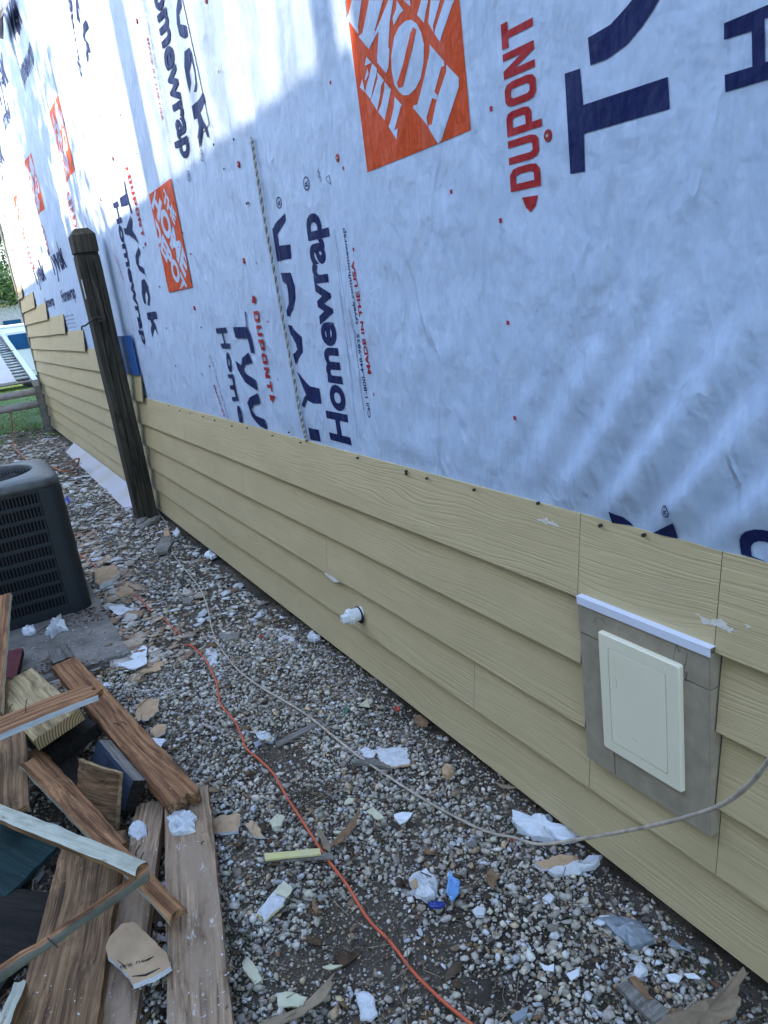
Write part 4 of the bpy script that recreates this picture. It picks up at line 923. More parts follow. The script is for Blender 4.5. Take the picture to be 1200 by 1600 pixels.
# shaft of planks with split lines between them
wd = (X1 - X0) / 3
for i in range(3):
    b2 = bmesh.new(); box_bm(b2, (X0 + i * wd + .0015, Y0 + (.006 if i == 1 else 0), -.15), (X0 + (i + 1) * wd - .0015, Y1, 2.012 - .004 * i), .003)
    bmesh.ops.subdivide_edges(b2, edges=[e for e in b2.edges if abs(e.verts[0].co.z - e.verts[1].co.z) > 1], cuts=24)
    for v in b2.verts:
        v.co.x += .0012 * math.sin(v.co.z * 9 + i * 2); v.co.y += .002 * math.sin(v.co.z * 7 + i * 3)
    from_bm('post_plank', b2, W_POST, post)
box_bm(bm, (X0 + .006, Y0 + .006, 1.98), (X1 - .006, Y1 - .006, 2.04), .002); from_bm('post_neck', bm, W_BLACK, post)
bm = bmesh.new(); c_ = []
for z, i in ((2.03, -.002), (2.15, -.002), (2.195, .034)):
    c_.append([bm.verts.new(p) for p in ((X0 + i, Y0 + i, z), (X1 - i, Y0 + i, z), (X1 - i, Y1 - i, z), (X0 + i, Y1 - i, z))])
for a, b_ in zip(c_[:-1], c_[1:]):
    for k in range(4): bm.faces.new([a[k], a[(k + 1) % 4], b_[(k + 1) % 4], b_[k]])
bm.faces.new(c_[0][::-1]); bm.faces.new(c_[-1]); from_bm('post_cap', bm, W_POST, post)
for (z, s) in ((1.80, .05), (1.74, .03)):
    V = [(X0 - .003, Y0 + .02 + .01 * math.cos(t), z + s * math.sin(t)) for t in np.linspace(0, 2 * PI, 10)[:-1]]; V += [(v[0] + .004, v[1], v[2]) for v in V]
    F = [tuple(range(9)), tuple(range(9, 18))[::-1]] + [(i, (i + 1) % 9, 9 + (i + 1) % 9, 9 + i) for i in range(9)]
    mesh('paint_splash', V, F, WHITEP, post)
tube('gate_hook', smooth_pts([(1.02, 5.995, 1.56), (1.02, 5.975, 1.565), (.975, 5.97, 1.575), (.94, 5.97, 1.555), (.90, 5.98, 1.53), (.875, 5.99, 1.525), (.87, 5.99, 1.50)], 5), .006, STEEL, post)
box('hook_plate', (.99, 5.985, 1.54), (1.05, 5.998, 1.585), STEEL, post)

# ================================================================== ROPE on the wrap
rp = empty('hanging_rope', (1.14, 2.8, 1.5), 'black and white twisted rope hanging down the wrapped wall', 'rope')
pts = [(float(wx(W(px, py)[0], W(px, py)[1])) - .009, *W(px, py)) for px, py in ((393, 215), (401, 265), (412, 330), (425, 400), (438, 470), (450, 535), (462, 600), (472, 655), (478, 690))]
cl_ = smooth_pts(pts, 26)
for s, mt_, r_ in ((0, simple('rope_white', (0.55, 0.55, 0.53), (0.4, 0.4, 0.38), 60, .8), .0052), (1, simple('rope_grey', (0.10, 0.11, 0.10), (0.25, 0.24, 0.2), 90, .8), .0036)):
    V = []; F = []; Qs = []
    for i, q in enumerate(cl_):
        t = i * 1.1 + s * PI; Qs.append(q + Vector((.0030 * math.sin(t), .0030 * math.cos(t), 0)))
    tube_vf(Qs, r_, 6, V, F); mesh('rope_strand', V, F, mt_, rp, True)

# ================================================================== LEANING BOARD
a, b_ = G(201, 803, -.005), G(103, 709, -.01)
bm = bmesh.new(); A = Vector((a.x, a.y, .014)); B = Vector((b_.x, b_.y, .014)); T0 = Vector((1.128, 7.45, .085)); T1 = Vector((1.128, 10.75, .075))
T0 = Vector((1.128, A.y + .25, .085))
n_ = (B - A).cross(T0 - A).normalized() * .009
if n_.x > 0: n_ = -n_
vs = [bm.verts.new(p) for p in (A, B, T1, T0, A - n_, B - n_, T1 - n_, T0 - n_)]
for f in ((0, 1, 2, 3), (7, 6, 5, 4), (0, 4, 5, 1), (1, 5, 6, 2), (2, 6, 7, 3), (3, 7, 4, 0)): bm.faces.new([vs[i] for i in f])
bmesh.ops.recalc_face_normals(bm, faces=bm.faces[:])
tag(from_bm('leaning_board', bm, simple('primed_board', (0.50, 0.50, 0.56), (0.44, 0.40, 0.35), 2.5, .7, .2)), 'long pale primed board leaning against the foot of the wall past the post', 'board')

# ================================================================== CONCRETE PAD
bm = bmesh.new(); r0 = G(205, 1028, .05); box_bm(bm, (-1.2, 3.47, -.1), (.378, 5.3, .05), .008)
bmesh.ops.subdivide_edges(bm, edges=[e for e in bm.edges if e.calc_length() > .5], cuts=14)
for v in bm.verts: v.co.x += .006 * math.sin(v.co.y * 31) * (v.co.x > .3); v.co.y += .008 * math.sin(v.co.x * 27) * (v.co.y < 3.6)
tag(from_bm('concrete_pad', bm, CONCRETE), 'stained grey concrete pad under the air conditioner', 'concrete pad')

# ================================================================== AIR CONDITIONER
ac = empty('air_conditioner', (-.05, 4.65, .05), 'dark slate air conditioning condenser with louvred sides and a fan grille on top', 'air conditioner')
ax0, ax1, ay0, ay1, az0, az1 = -.46, .335, 4.22, 5.02, .052, .80
def rr(x0, x1, y0, y1, r, k=6):
    P = []
    for cx, cy, s in ((x1 - r, y1 - r, 0), (x0 + r, y1 - r, 1), (x0 + r, y0 + r, 2), (x1 - r, y0 + r, 3)):
        for i in range(k + 1): t = (s + i / k) * PI / 2; P.append((cx + r * math.cos(t), cy + r * math.sin(t)))
    return P
def loft(name, rings, mat, parent, cap0=True, cap1=True, smooth=False):
    bm = bmesh.new(); L = [[bm.verts.new(p) for p in r] for r in rings]; k = len(L[0])
    for a, b in zip(L[:-1], L[1:]):
        for i in range(k): bm.faces.new([a[i], a[(i + 1) % k], b[(i + 1) % k], b[i]])
    if cap0: bm.faces.new(L[0][::-1])
    if cap1: bm.faces.new(L[-1])
    return from_bm(name, bm, mat, parent, smooth)
loft('core', [[(x, y, z) for x, y in rr(ax0 + .03, ax1 - .03, ay0 + .03, ay1 - .03, .04)] for z in (az0 + .01, az1 - .06)], BLACK, ac)
loft('base_pan', [[(x, y, z) for x, y in rr(ax0, ax1, ay0, ay1, .07)] for z in (az0, az0 + .045)], SLATE, ac)
# corner columns
for (sx, sy) in ((0, 0), (1, 0), (1, 1), (0, 1)):
    P = rr(ax0, ax1, ay0, ay1, .07); q = [p for p in P if (p[0] > 0) == bool(sx) and (p[1] > 4.6) == bool(sy)]
    e = .045; inner = [(p[0] * .965 + -.0625 * .035, p[1] * .965 + 4.62 * .035) for p in q][::-1]
    cx = ax1 if sx else ax0; cy = ay1 if sy else ay0
    V = []; F = []
    # widen the column along both faces
    q = sorted(q, key=lambda p: math.atan2(p[1] - 4.62, p[0] + .0625))
    f0 = (q[0][0] , q[0][1]); f1 = q[-1]
    ext = lambda p: (p[0] - (.05 if sx else -.05), p[1]) if abs(p[1] - cy) < 1e-4 else (p[0], p[1] - (.05 if sy else -.05))
    q = [ext(q[0])] + q + [ext(q[-1])]
    inn = [(p[0] + (-.02 if sx else .02), p[1] + (-.02 if sy else .02)) for p in q][::-1]
    pr = q + inn
    loft('corner_post', [[(x, y, z) for x, y in pr] for z in (az0 + .045, az1 - .05)], SLATE, ac)
rowz = np.linspace(az0 + .045, az1 - .055, 10)
def louver_side(ax, pos, a, b, sgn):
    for i, z in enumerate(rowz):
        if ax == 'y': box('louver_rail', (a, pos + .002, z - .010), (b, pos + .012, z + .010), SLATE, ac, .002)
        else: box('louver_rail', (pos - .012, a, z - .010), (pos - .002, b, z + .010), SLATE, ac, .002)
    bm = bmesh.new(); k = a + .012
    while k < b:
        if ax == 'y': box_bm(bm, (k, pos + .006, rowz[0]), (k + .0075, pos + .010, rowz[-1]))
        else: box_bm(bm, (pos - .010, k, rowz[0]), (pos - .006, k + .0075, rowz[-1]))
        k += .0172
    tag(from_bm('louver_fin', bm, SLATE, ac), kind='stuff')
louver_side('y', ay0, ax0 + .10, ax1 - .10, 1); louver_side('x', ax1, ay0 + .10, ay1 - .10, 1)
# lid with round opening
N_ = 48; cx, cy = (ax0 + ax1) / 2, (ay0 + ay1) / 2
def sq(r, z, rad):                              # rounded square sampled by angle
    e = 9.0; o_ = []
    for t in np.linspace(0, 2 * PI, 73)[:-1]:
        q = r / (abs(math.cos(t)) ** e + abs(math.sin(t)) ** e) ** (1 / e); o_.append((cx + q * math.cos(t), cy + q * math.sin(t), z))
    return o_
rings = [sq(.3985, az1 - .055, .07), sq(.4015, az1 - .03, .07), sq(.397, az1 - .010, .066), sq(.380, az1, .06)]
k = len(rings[0]); ang = [math.atan2(p[1] - cy, p[0] - cx) for p in rings[-1]]
for r_, z in ((.315, az1 + .012), (.300, az1 + .012), (.295, az1 - .02), (.295, az1 - .06)): rings.append([(cx + r_ * math.cos(t), cy + r_ * math.sin(t), z) for t in ang])
loft('lid', rings, LIDM, ac, True, False, True)
V = []; F = []
for r_ in np.linspace(.03, .285, 17): tube_vf([Vector((cx + r_ * math.cos(t), cy + r_ * math.sin(t), az1 + .012 - .012 * (r_ / .3) ** 2)) for t in np.linspace(0, 2 * PI, 41)], .0018, 4, V, F, False)
for t in np.linspace(0, 2 * PI, 13)[:-1]: tube_vf([Vector((cx + .02 * math.cos(t), cy + .02 * math.sin(t), az1 + .008)), Vector((cx + .3 * math.cos(t), cy + .3 * math.sin(t), az1 - .002))], .0025, 4, V, F, False)
tag(mesh('fan_grille', V, F, SLATE, ac), kind='stuff')
loft('grille_hub', [[(cx + r_ * math.cos(t), cy + r_ * math.sin(t), z) for t in np.linspace(0, 2 * PI, 25)[:-1]] for r_, z in ((.05, az1 + .004), (.052, az1 + .014), (.045, az1 + .018))], LIDM, ac)
for i in range(4):
    t = i * PI / 2 + .4; u = Vector((math.cos(t), math.sin(t), 0)); v = Vector((-u.y, u.x, 0)); c0 = Vector((cx, cy, az1 - .05))
    V = [c0 + u * .05 + v * .03 + Vector((0, 0, .015)), c0 + u * .27 + v * .10 + Vector((0, 0, .02)), c0 + u * .28 - v * .06 - Vector((0, 0, .02)), c0 + u * .05 - v * .03 - Vector((0, 0, .015))]
    V += [q - Vector((0, 0, .003)) for q in V]; mesh('fan_blade', V, BF and [(0, 1, 2, 3), (7, 6, 5, 4), (0, 4, 5, 1), (1, 5, 6, 2), (2, 6, 7, 3), (3, 7, 4, 0)], LIDM, ac)

# ================================================================== LADDER, TRESTLE and PLANKS at far left
P0 = Vector((.97, 13.15, .80)); 
def barbox(name, A, B, wd, ht, mat, parent, up=Vector((0, 0, 1)), bev=0):
    A = Vector(A); B = Vector(B); d = (B - A).normalized(); s = d.cross(up).normalized(); u = s.cross(d)
    V = [];
    for q in (A, B):
        for (i, j) in ((-1, -1), (1, -1), (1, 1), (-1, 1)): V.append(q + s * (i * wd / 2) + u * (j * ht / 2))
    F = [(0, 3, 2, 1), (4, 5, 6, 7), (0, 1, 5, 4), (1, 2, 6, 5), (2, 3, 7, 6), (3, 0, 4, 7)]
    return mesh(name, V, F, mat, parent)
lad = empty('ladder', (.6, 15, .9), 'aluminium ladder lying on a slope at the far end of the wall', 'ladder')
ra, rb = Vector((1.045, 13.1, .79)), Vector((1.10, 19.0, 1.57)); la, lb = ra - Vector((.95, 0, 0)), rb - Vector((.95, 0, 0))
barbox('side_rail', ra, rb, .085, .10, ALU, lad); barbox('side_rail', la, lb, .085, .10, ALU, lad)
for i in range(19):
    t = (i + .6) / 19; tube('rung', [la.lerp(lb, t), ra.lerp(rb, t)], .022, ALU, lad, 10)
for i, (x, w_) in enumerate(((.62, .30), (.28, .24))):
    d0 = Vector((x, 13.0, .845)); d1 = Vector((x + .05, 18.4, 1.56))
    tag(barbox('scaffold_plank', d0, d1, w_, .04, simple('pale_plank_%d' % i, (0.55, 0.54, 0.55), (0.46, 0.45, 0.45), 5, .7, .2), None), ('wide pale plank lying on the ladder, nearer the wall', 'narrow pale plank lying on the ladder, at the picture edge')[i], 'plank', 'planks on the ladder')
tr = empty('trestle', (.5, 13.1, 0), 'grey trestle with two round bars and a wooden leg holding the ladder end', 'trestle')
box('leg', (.995, 13.02, -.02), (1.085, 13.11, .735), W_GREY, tr, .003); box('leg', (-.9, 13.02, -.02), (-.81, 13.11, .735), W_GREY, tr, .003)
tube('crossbar', [(-.9, 13.05, .66), (1.0, 13.05, .66)], .055, ALUD, tr, 14); tube('crossbar', [(-.9, 13.05, .47), (.99, 13.05, .47)], .055, ALUD, tr, 14)
bmw = [(1.05, 16.2, 1.27), (.9, 16.1, 1.30), (.6, 16.0, 1.29), (.3, 15.9, 1.30), (.0, 15.8, 1.27)]
tag(tube('steel_wire', smooth_pts(bmw + [(-.2, 15.7, 1.2)], 5), .008, STEEL), 'thin dark wire slung across the ladder', 'wire')

# ================================================================== VAN
van = empty('parked_van', (0, 25, 0), 'white panel van parked beyond the far end of the wall', 'van')
def vbox(n_, a, b, mt_, bev=.0): return box(n_, a, b, mt_, van, bev)
loft('body', [[(x, y, z) for x, y in rr(-3.4, 2.6, 24.8 + i, 26.7 - i, .12)] for z, i in ((.35, .02), (.5, 0), (1.25, 0), (1.72, .05), (1.80, .09), (1.86, .18))], VANW, van, smooth=False)
vbox('roof_rail', (-3.3, 24.86, 1.78), (2.4, 24.92, 1.83), VANW, .01)
vbox('cargo_door', (.30, 24.775, .55), (1.42, 24.80, 1.66), VANW, .01); vbox('front_door', (1.47, 24.775, .5), (2.45, 24.80, 1.66), VANW, .01)
vbox('door_window', (1.56, 24.755, 1.14), (2.40, 24.775, 1.58), GLASSB, .01)
vbox('door_handle', (1.22, 24.745, 1.12), (1.32, 24.775, 1.28), SCUM, .01); vbox('door_handle', (1.54, 24.745, .86), (1.66, 24.775, 1.06), SCUM, .01)
vbox('side_mirror', (2.35, 24.55, 1.1), (2.45, 24.78, 1.35), SCUM, .02)
for x in (-2.3, 1.9):
    for yy in (24.82, 26.45):
        V = []; F = []; tube_vf([Vector((x, yy, .34)), Vector((x, yy + .22, .34))], .34, 24, V, F); wh = mesh('wheel', V, F, TYRE, van)

# ================================================================== BACKGROUND HOUSE AND TREES
bh = empty('distant_house', (3, 44, 0), 'small pale house with a grey roof behind the van', 'house')
box('wall', (2.2, 42, 0), (10, 50, 3.1), simple('pale_stucco', (0.6, 0.6, 0.62)), bh)
bm = bmesh.new(); vs = [bm.verts.new(p) for p in ((1.7, 41.6, 3.1), (10.5, 41.6, 3.1), (10.5, 50.4, 3.1), (1.7, 50.4, 3.1), (6, 41.6, 5), (6, 50.4, 5))]
for f in ((0, 1, 4), (1, 2, 5, 4), (2, 3, 5), (3, 0, 4, 5), (3, 2, 1, 0)): bm.faces.new([vs[i] for i in f])
from_bm('roof', bm, simple('far_grey_roof', (0.28, 0.28, 0.30)), bh)
box('window', (2.6, 41.96, 1.2), (3.4, 42.0, 2.3), GLASSB, bh)
LEAFM = []
for i, (c1, c2) in enumerate((((0.12, 0.19, 0.035), (0.05, 0.10, 0.018)), ((0.42, 0.36, 0.05), (0.20, 0.22, 0.03)), ((0.05, 0.10, 0.025), (0.02, 0.05, 0.012)))):  # leaf tones brightened and yellowed to stand in for sunlight
    mt, n, b = nt('foliage_%s' % ('green', 'sunpainted', 'deep')[i])
    col = ramp(n, noise_tex(n, geo_pos(n), 1.2, 4), [(0.35, c2), (0.65, c1)]); n.links.new(col, b.inputs['Base Color']); b.inputs['Roughness'].default_value = .6
    b.inputs['Transmission Weight'].default_value = 0
    LEAFM.append(mt)
BARKM = simple('tree_bark', (0.12, 0.10, 0.08), (0.06, 0.05, 0.04), 6, .95, .8, .02, 8)
def tree(x, y, h, cr, label, mt_, nl=6000, ls=.12, group=None, cz=None, sp=14, trunk=.2, seed=1):
    r = random.Random(seed); t = empty('tree', (x, y, 0), label, 'tree', group)
    V = []; F = []; cz = cz or h * .62
    tube_vf(smooth_pts([(x, y, -.1), (x + .1, y, h * .25), (x - .05, y + .1, h * .5), (x, y, h * .85)], 5), lambda s: trunk * (1 - .75 * s), 10, V, F)
    cen = []
    for i in range(sp):
        a = r.uniform(0, 2 * PI); e = r.uniform(-.9, 1.0); rad = cr * r.uniform(.35, .95) * math.sqrt(max(.15, 1 - e * e * .7))
        c = Vector((x + rad * math.cos(a), y + rad * math.sin(a), cz + e * (h - cz))); cen.append((c, cr * r.uniform(.22, .42)))
        tube_vf(smooth_pts([(x, y, h * r.uniform(.25, .6)), ((x + c.x) / 2, (y + c.y) / 2, (c.z + h * .45) / 2 + .2), tuple(c)], 4), lambda s: trunk * .28 * (1 - .8 * s), 5, V, F)
    mesh('trunk', V, F, BARKM, t, True)
    V = []; F = []
    for i in range(nl):
        c, rad = cen[i % len(cen)]; d = Vector((r.gauss(0, 1), r.gauss(0, 1), r.gauss(0, .8))).normalized() * rad * r.uniform(.3, 1.1) ** .6; q = c + d
        u = Vector((r.gauss(0, 1), r.gauss(0, 1), r.gauss(0, 1))).normalized(); v = u.orthogonal().normalized(); s = ls * r.uniform(.6, 1.3); b0 = len(V)
        V += [q - u * s, q + v * s * .45, q + u * s, q - v * s * .45]; F.append((b0, b0 + 1, b0 + 2, b0 + 3))
    tag(mesh('crown', V, F, mt_, t), kind='stuff'); return t
tree(.9, 37, 6.5, 2.6, 'tall dark green tree behind the van', LEAFM[0], 15000, .10, 'trees beyond the lawn', seed=3, cz=3.6, sp=22)
tree(.8, 33, 2.6, 1.25, 'low yellow autumn tree in front of the dark one', LEAFM[1], 7000, .07, 'trees beyond the lawn', seed=5, cz=1.7)
tree(-4.5, 42, 8, 3.5, 'broad deep green tree far left beyond the lawn', LEAFM[2], 9000, .14, 'trees beyond the lawn', seed=8)
tree(4.0, 62, 11, 5.5, 'large deep green tree behind the pale house', LEAFM[2], 14000, .16, 'trees beyond the lawn', seed=9, cz=6, sp=26)

for i, (x_, y_, h_, lb_) in enumerate(((-6.5, 31, 8.5, 'unseen wide tree left of the van, added to block low sky'), (-2.2, 34, 9.0, 'unseen tree behind the middle of the van, added to block low sky'), (-11, 36, 9.5, 'unseen big tree far left of the lawn, added to block low sky'), (-3.5, 50, 12, 'unseen tall tree in the second row, added to block low sky'))):  # unseen trees added to block the bright low sky
    tree(x_, y_, h_, 3.2, lb_, LEAFM[(0, 2, 0, 2)[i]], 6000, .16, 'trees beyond the lawn', seed=40 + i, cz=h_ * .5)
# ================================================================== NEIGHBOUR, unseen, shaped so that its roof line shades the wall
k_ = SUN.z / -SUN.x; ky = SUN.y / -SUN.x         # rise and slide per metre away from the wall
XN = -3.8; D_ = 1.16 - XN
def back(y, z): return (y + ky * D_, z + k_ * D_)   # wall spot -> spot on the neighbour plane
nb = empty('neighbour_house', (-6, 3, 0), 'unseen neighbouring house across the side yard, shaped to shade the wall', 'house')
NBM = simple('neighbour_siding', (0.42, 0.40, 0.36)); NBR = simple('neighbour_roof', (0.14, 0.13, 0.13))
yb, zb2 = back(2.05, 2.18); zb2 = back(0, 2.18)[1]
box('wall', (-9, yb, -.2), (XN, 24, zb2 - .1), NBM, nb)
box('wall', (-9, -7, -.2), (XN, yb - .01, zb2 + 2.6), NBM, nb)
box('roof', (-9.3, yb + .01, zb2 - .1), (XN - .0, 24.2, zb2), NBR, nb)
box('roof', (-9.3, -7.2, zb2 + 2.6), (XN, yb - .01, zb2 + 2.75), NBR, nb)
for (a, c, name) in ((2.15, 2.27, 'shade_pipe'), (4.33, 4.57, 'shade_chimney')):  # unseen uprights, sized to cast the two shadow strips on the wall
    ya = back(a, 0)[0]; yc = back(c, 0)[0]; box(name, (XN - (.12 if name == 'shade_pipe' else .35), ya, zb2 - .05), (XN - .003, yc, zb2 + (3.2 if name == 'shade_chimney' else 2.4)), NBM, nb)
for (y0_, y1_) in ((1.5, 2.6), (5, 6.2), (8.5, 9.6)):
    box('window', (XN - .02, y0_, 1.1), (XN + .03, y1_, 2.4), GLASSB, nb)
tree(-12.0, 3.1 + .125 * 13.1, 14.5, 2.3, 'unseen thin-leaved tree far beyond the neighbour roof, added to dim the sun', LEAFM[0], 13000, .032, 'trees by the neighbour', seed=31, cz=3.8 + .625 * 13.1, sp=130, trunk=.05)  # unseen crown put in so its leaves weaken the sun patch
tree(XN - 3.2, back(8.2, 0)[0] - .4, zb2 + 3.6, 2.7, 'leafy tree beyond the neighbour roof', LEAFM[0], 4200, .13, 'trees by the neighbour', seed=12, cz=zb2 + 1.4, sp=16, trunk=.22)


# ================================================================== WOOD PILE
GRP = 'torn-out boards in the scrap pile'
def plank(name, label, A, zA, B, zB, Cc, zC, th, mats, cat='board', mi=None, rag=(0.004, 0.004), bow=0.002, seed=0, nails=()):
    """A-B: one long edge of the visible face, C: the other long edge level with A. mats: [face, side_AB, side_C, endA, endB]"""
    r = random.Random(seed + len(label)); a = G(*A, zA); b = G(*B, zB); c = G(*Cc, zC)
    L = (b - a).length; u = (b - a).normalized(); wv = c - a; wv -= u * wv.dot(u); wd = wv.length; wv.normalize(); nrm = u.cross(wv)
    eye = Vector((0, 0, EYE)); sgn = 1 if nrm.dot(eye - a) > 0 else -1; nrm *= sgn            # towards the viewer
    M = Matrix(((u.x, wv.x, nrm.x, a.x), (u.y, wv.y, nrm.y, a.y), (u.z, wv.z, nrm.z, a.z), (0, 0, 0, 1)))
    nx_, ny_ = max(8, int(L / .035)), max(4, int(wd / .012)); ny_ = min(ny_, 10); nx_ = min(nx_, 30)
    V = []; F = []; mi_ = []
    ea = [r.gauss(0, rag[0]) for _ in range(ny_ + 1)]; eb = [r.gauss(0, rag[1]) for _ in range(ny_ + 1)]
    s1 = [r.gauss(0, .0012) for _ in range(nx_ + 1)]; s2 = [r.gauss(0, .0012) for _ in range(nx_ + 1)]
    for lay in (0, 1):
        for i in range(nx_ + 1):
            t = i / nx_
            for j in range(ny_ + 1):
                q = j / ny_; x = t * L + (ea[j] * (1 - t) ** 6 if True else 0) + eb[j] * t ** 6
                y = q * wd + s1[i] * (1 - q) ** 3 + s2[i] * q ** 3
                z = bow * math.sin(PI * t) * 2 + r.gauss(0, .0003) - (.0015 if (j in (0, ny_) and lay == 0) else 0)
                V.append((x, y, z - (th if lay else 0)))
    k = (nx_ + 1) * (ny_ + 1); id_ = lambda i, j, l: l * k + i * (ny_ + 1) + j
    for i in range(nx_):
        for j in range(ny_):
            f = (id_(i, j, 0), id_(i + 1, j, 0), id_(i + 1, j + 1, 0), id_(i, j + 1, 0)); F.append(f); mi_.append(0)
            f = (id_(i, j, 1), id_(i, j + 1, 1), id_(i + 1, j + 1, 1), id_(i + 1, j, 1)); F.append(f); mi_.append(0 if len(mats) < 6 else 5)
        F.append((id_(i, 0, 0), id_(i, 0, 1), id_(i + 1, 0, 1), id_(i + 1, 0, 0))); mi_.append(min(1, len(mats) - 1))
        F.append((id_(i, ny_, 0), id_(i + 1, ny_, 0), id_(i + 1, ny_, 1), id_(i, ny_, 1))); mi_.append(min(2, len(mats) - 1))
    for j in range(ny_):
        F.append((id_(0, j, 0), id_(0, j + 1, 0), id_(0, j + 1, 1), id_(0, j, 1))); mi_.append(min(3, len(mats) - 1))
        F.append((id_(nx_, j, 0), id_(nx_, j, 1), id_(nx_, j + 1, 1), id_(nx_, j + 1, 0))); mi_.append(min(4, len(mats) - 1))
    if sgn < 0: M = M                                   # mirrored frame keeps the geometry, flip the faces
    me = bpy.data.meshes.new(name); me.from_pydata(V, [], F)
    for q in mats: me.materials.append(q)
    me.polygons.foreach_set('material_index', mi_)
    if M.to_3x3().determinant() < 0:
        # keep a proper rotation: mirror the width in the mesh instead
        me.transform(Matrix.Diagonal((1, -1, 1, 1))); M = Matrix(((u.x, -wv.x, nrm.x, a.x), (u.y, -wv.y, nrm.y, a.y), (u.z, -wv.z, nrm.z, a.z), (0, 0, 0, 1)))
        ys = -1
    else: ys = 1; 
    bm = bmesh.new(); bm.from_mesh(me); bmesh.ops.recalc_face_normals(bm, faces=bm.faces[:]); bm.to_mesh(me); bm.free()
    o = bpy.data.objects.new(name, me); C.objects.link(o); o.matrix_world = M; tag(o, label, cat, GRP)
    for (fx, fy, ln, az) in nails:                       # bent nails standing in the face
        p = Vector((fx * L, ys * fy * wd, 0)); d = Vector((math.cos(az), math.sin(az), 0))
        V = []; F = []; tube_vf(smooth_pts([p - Vector((0, 0, .004)), p + Vector((0, 0, ln * .5)) + d * ln * .15, p + Vector((0, 0, ln * .8)) + d * ln * .6], 3), .0016, 6, V, F)
        n_ = bpy.data.objects.new('nail', None)
        me2 = bpy.data.meshes.new('nail'); me2.from_pydata([tuple(v) for v in V], [], F); me2.materials.append(STEEL); no = bpy.data.objects.new('nail', me2); C.objects.link(no); no.parent = o
        bpy.data.objects.remove(n_)
    return o
plank('plank', 'widest weathered plank at the right side of the scrap pile, white specks on it', (257, 1245), .085, (262, 1680), .085, (326, 1242), .085, .038, [W_OLD], seed=1, nails=((.30, .75, .02, 1), (.12, .5, .02, 3)))
plank('plank', 'narrow knotty plank between the two wide planks, under the drywall scrap', (213, 1257), .055, (143, 1640), .055, (257, 1250), .055, .035, [W_OLD], seed=2, nails=((.30, .3, .035, 2), (.34, .5, .03, 2.4)))
plank('plank', 'wide brown grooved plank at the lower left of the scrap pile', (97, 1320), .09, (8, 1660), .09, (190, 1335), .09, .035, [W_BROWN], seed=3)
plank('beam', 'red brown beam with a splintered end leaning toward the gravel', (264, 1260), .13, (80, 1041), .17, (312, 1232), .135, .04, [W_RED, W_RED, W_RED, W_BROWN, W_BROWN], seed=4, rag=(.008, .003), nails=((.44, .45, .03, 2), (.42, .65, .03, 1), (.68, .3, .02, 0)))
plank('plank', 'pale fir offcut with curved end grain facing the gravel', (124, 1109), .235, (50, 1043), .235, (80, 1190), .20, .045, [W_PALE, W_PALE, W_PALE, W_END, W_END], seed=5, rag=(0, .004))
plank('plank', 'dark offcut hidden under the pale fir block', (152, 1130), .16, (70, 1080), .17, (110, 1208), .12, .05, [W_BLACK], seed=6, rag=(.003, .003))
plank('plank', 'brown grooved plank standing along the left picture edge', (35, 1052), .22, (45, 1257), .17, (-14, 1050), .22, .02, [W_BROWN, W_GREY, W_BROWN], seed=7, nails=((.3, .4, .03, 1), (.5, .2, .02, 2)))
plank('plank', 'pale edged board tip rising at the left picture edge near the condenser', (16, 925), .42, (2, 1110), .24, (-26, 928), .42, .022, [W_RED, W_CREAM, W_RED], seed=8)
plank('board', 'short maroon painted board end by the concrete pad', (36, 1011), .11, (26, 1056), .08, (7, 1016), .11, .03, [W_MAROON, W_BLACK, W_BLACK], seed=9)
plank('stick', 'broken brown stick with one white painted edge, on top at the upper left', (156, 1084), .30, (-40, 1164), .34, (148, 1063), .305, .022, [W_RED, W_WPAINT, W_RED], seed=10, rag=(.010, 0), nails=((.55, .6, .05, 4),))
plank('board', 'slate blue painted block with a black end in the middle of the pile', (208, 1219), .15, (153, 1155), .165, (188, 1262), .06, .045, [W_BLUE, W_GREY, W_BLACK, W_BLACK, W_BLACK], seed=11, rag=(.002, .002))
plank('board', 'square brown plywood offcut standing on edge with a swirling grain', (186, 1209), .20, (123, 1187), .21, (184, 1300), .03, .016, [W_BROWN, W_PALE, W_BROWN, W_PALE], seed=12, rag=(.001, .003))
plank('stick', 'long cream painted stick lying across the pile, snapped at the right end', (214, 1368), .255, (-60, 1258), .36, (228, 1346), .26, .018, [W_CREAM, W_BROWN, W_CREAM, W_RED], seed=13, rag=(.008, 0))
plank('stick', 'thin red brown stick under the cream one, its broken end pointing right', (267, 1440), .14, (30, 1195), .20, (288, 1416), .145, .022, [W_RED, W_CREAM, W_RED, W_BROWN], seed=14, rag=(.010, .004), nails=((.25, .0, .03, 3.5),))
plank('stick', 'grey painted stick with a torn orange brown edge at the lower left', (232, 1362), .205, (-40, 1545), .25, (216, 1387), .185, .02, [W_GPAINT, W_RED, W_GPAINT], seed=15, rag=(.004, 0), nails=((.62, .0, .03, 2),))
plank('panel', 'dark green panel with a ragged rotten edge under the cream stick', (-60, 1262), .07, (93, 1318), .07, (-60, 1400), .04, .012, [W_GREEN], cat='panel', seed=16)
plank('stick', 'short cream offcut at the bottom left corner of the photo', (42, 1531), .13, (2, 1640), .13, (24, 1530), .13, .025, [W_CREAM, W_BROWN, W_BROWN], seed=17)
plank('board', 'dark grey board end beside the red brown beam on the pad', (82, 1037), .075, (74, 1014), .08, (110, 1020), .08, .03, [W_GREY, W_BLACK, W_BLACK], seed=18)
plank('board', 'black shadowed board deep in the pile behind the plywood offcut', (45, 1130), .10, (118, 1290), .07, (85, 1120), .10, .03, [W_BLACK], seed=19)  # black board added as painted shade deep in the pile
plank('board', 'red brown lath lying under the plywood offcut, running down right', (40, 1175), .13, (175, 1330), .12, (60, 1165), .13, .02, [W_RED], seed=20)
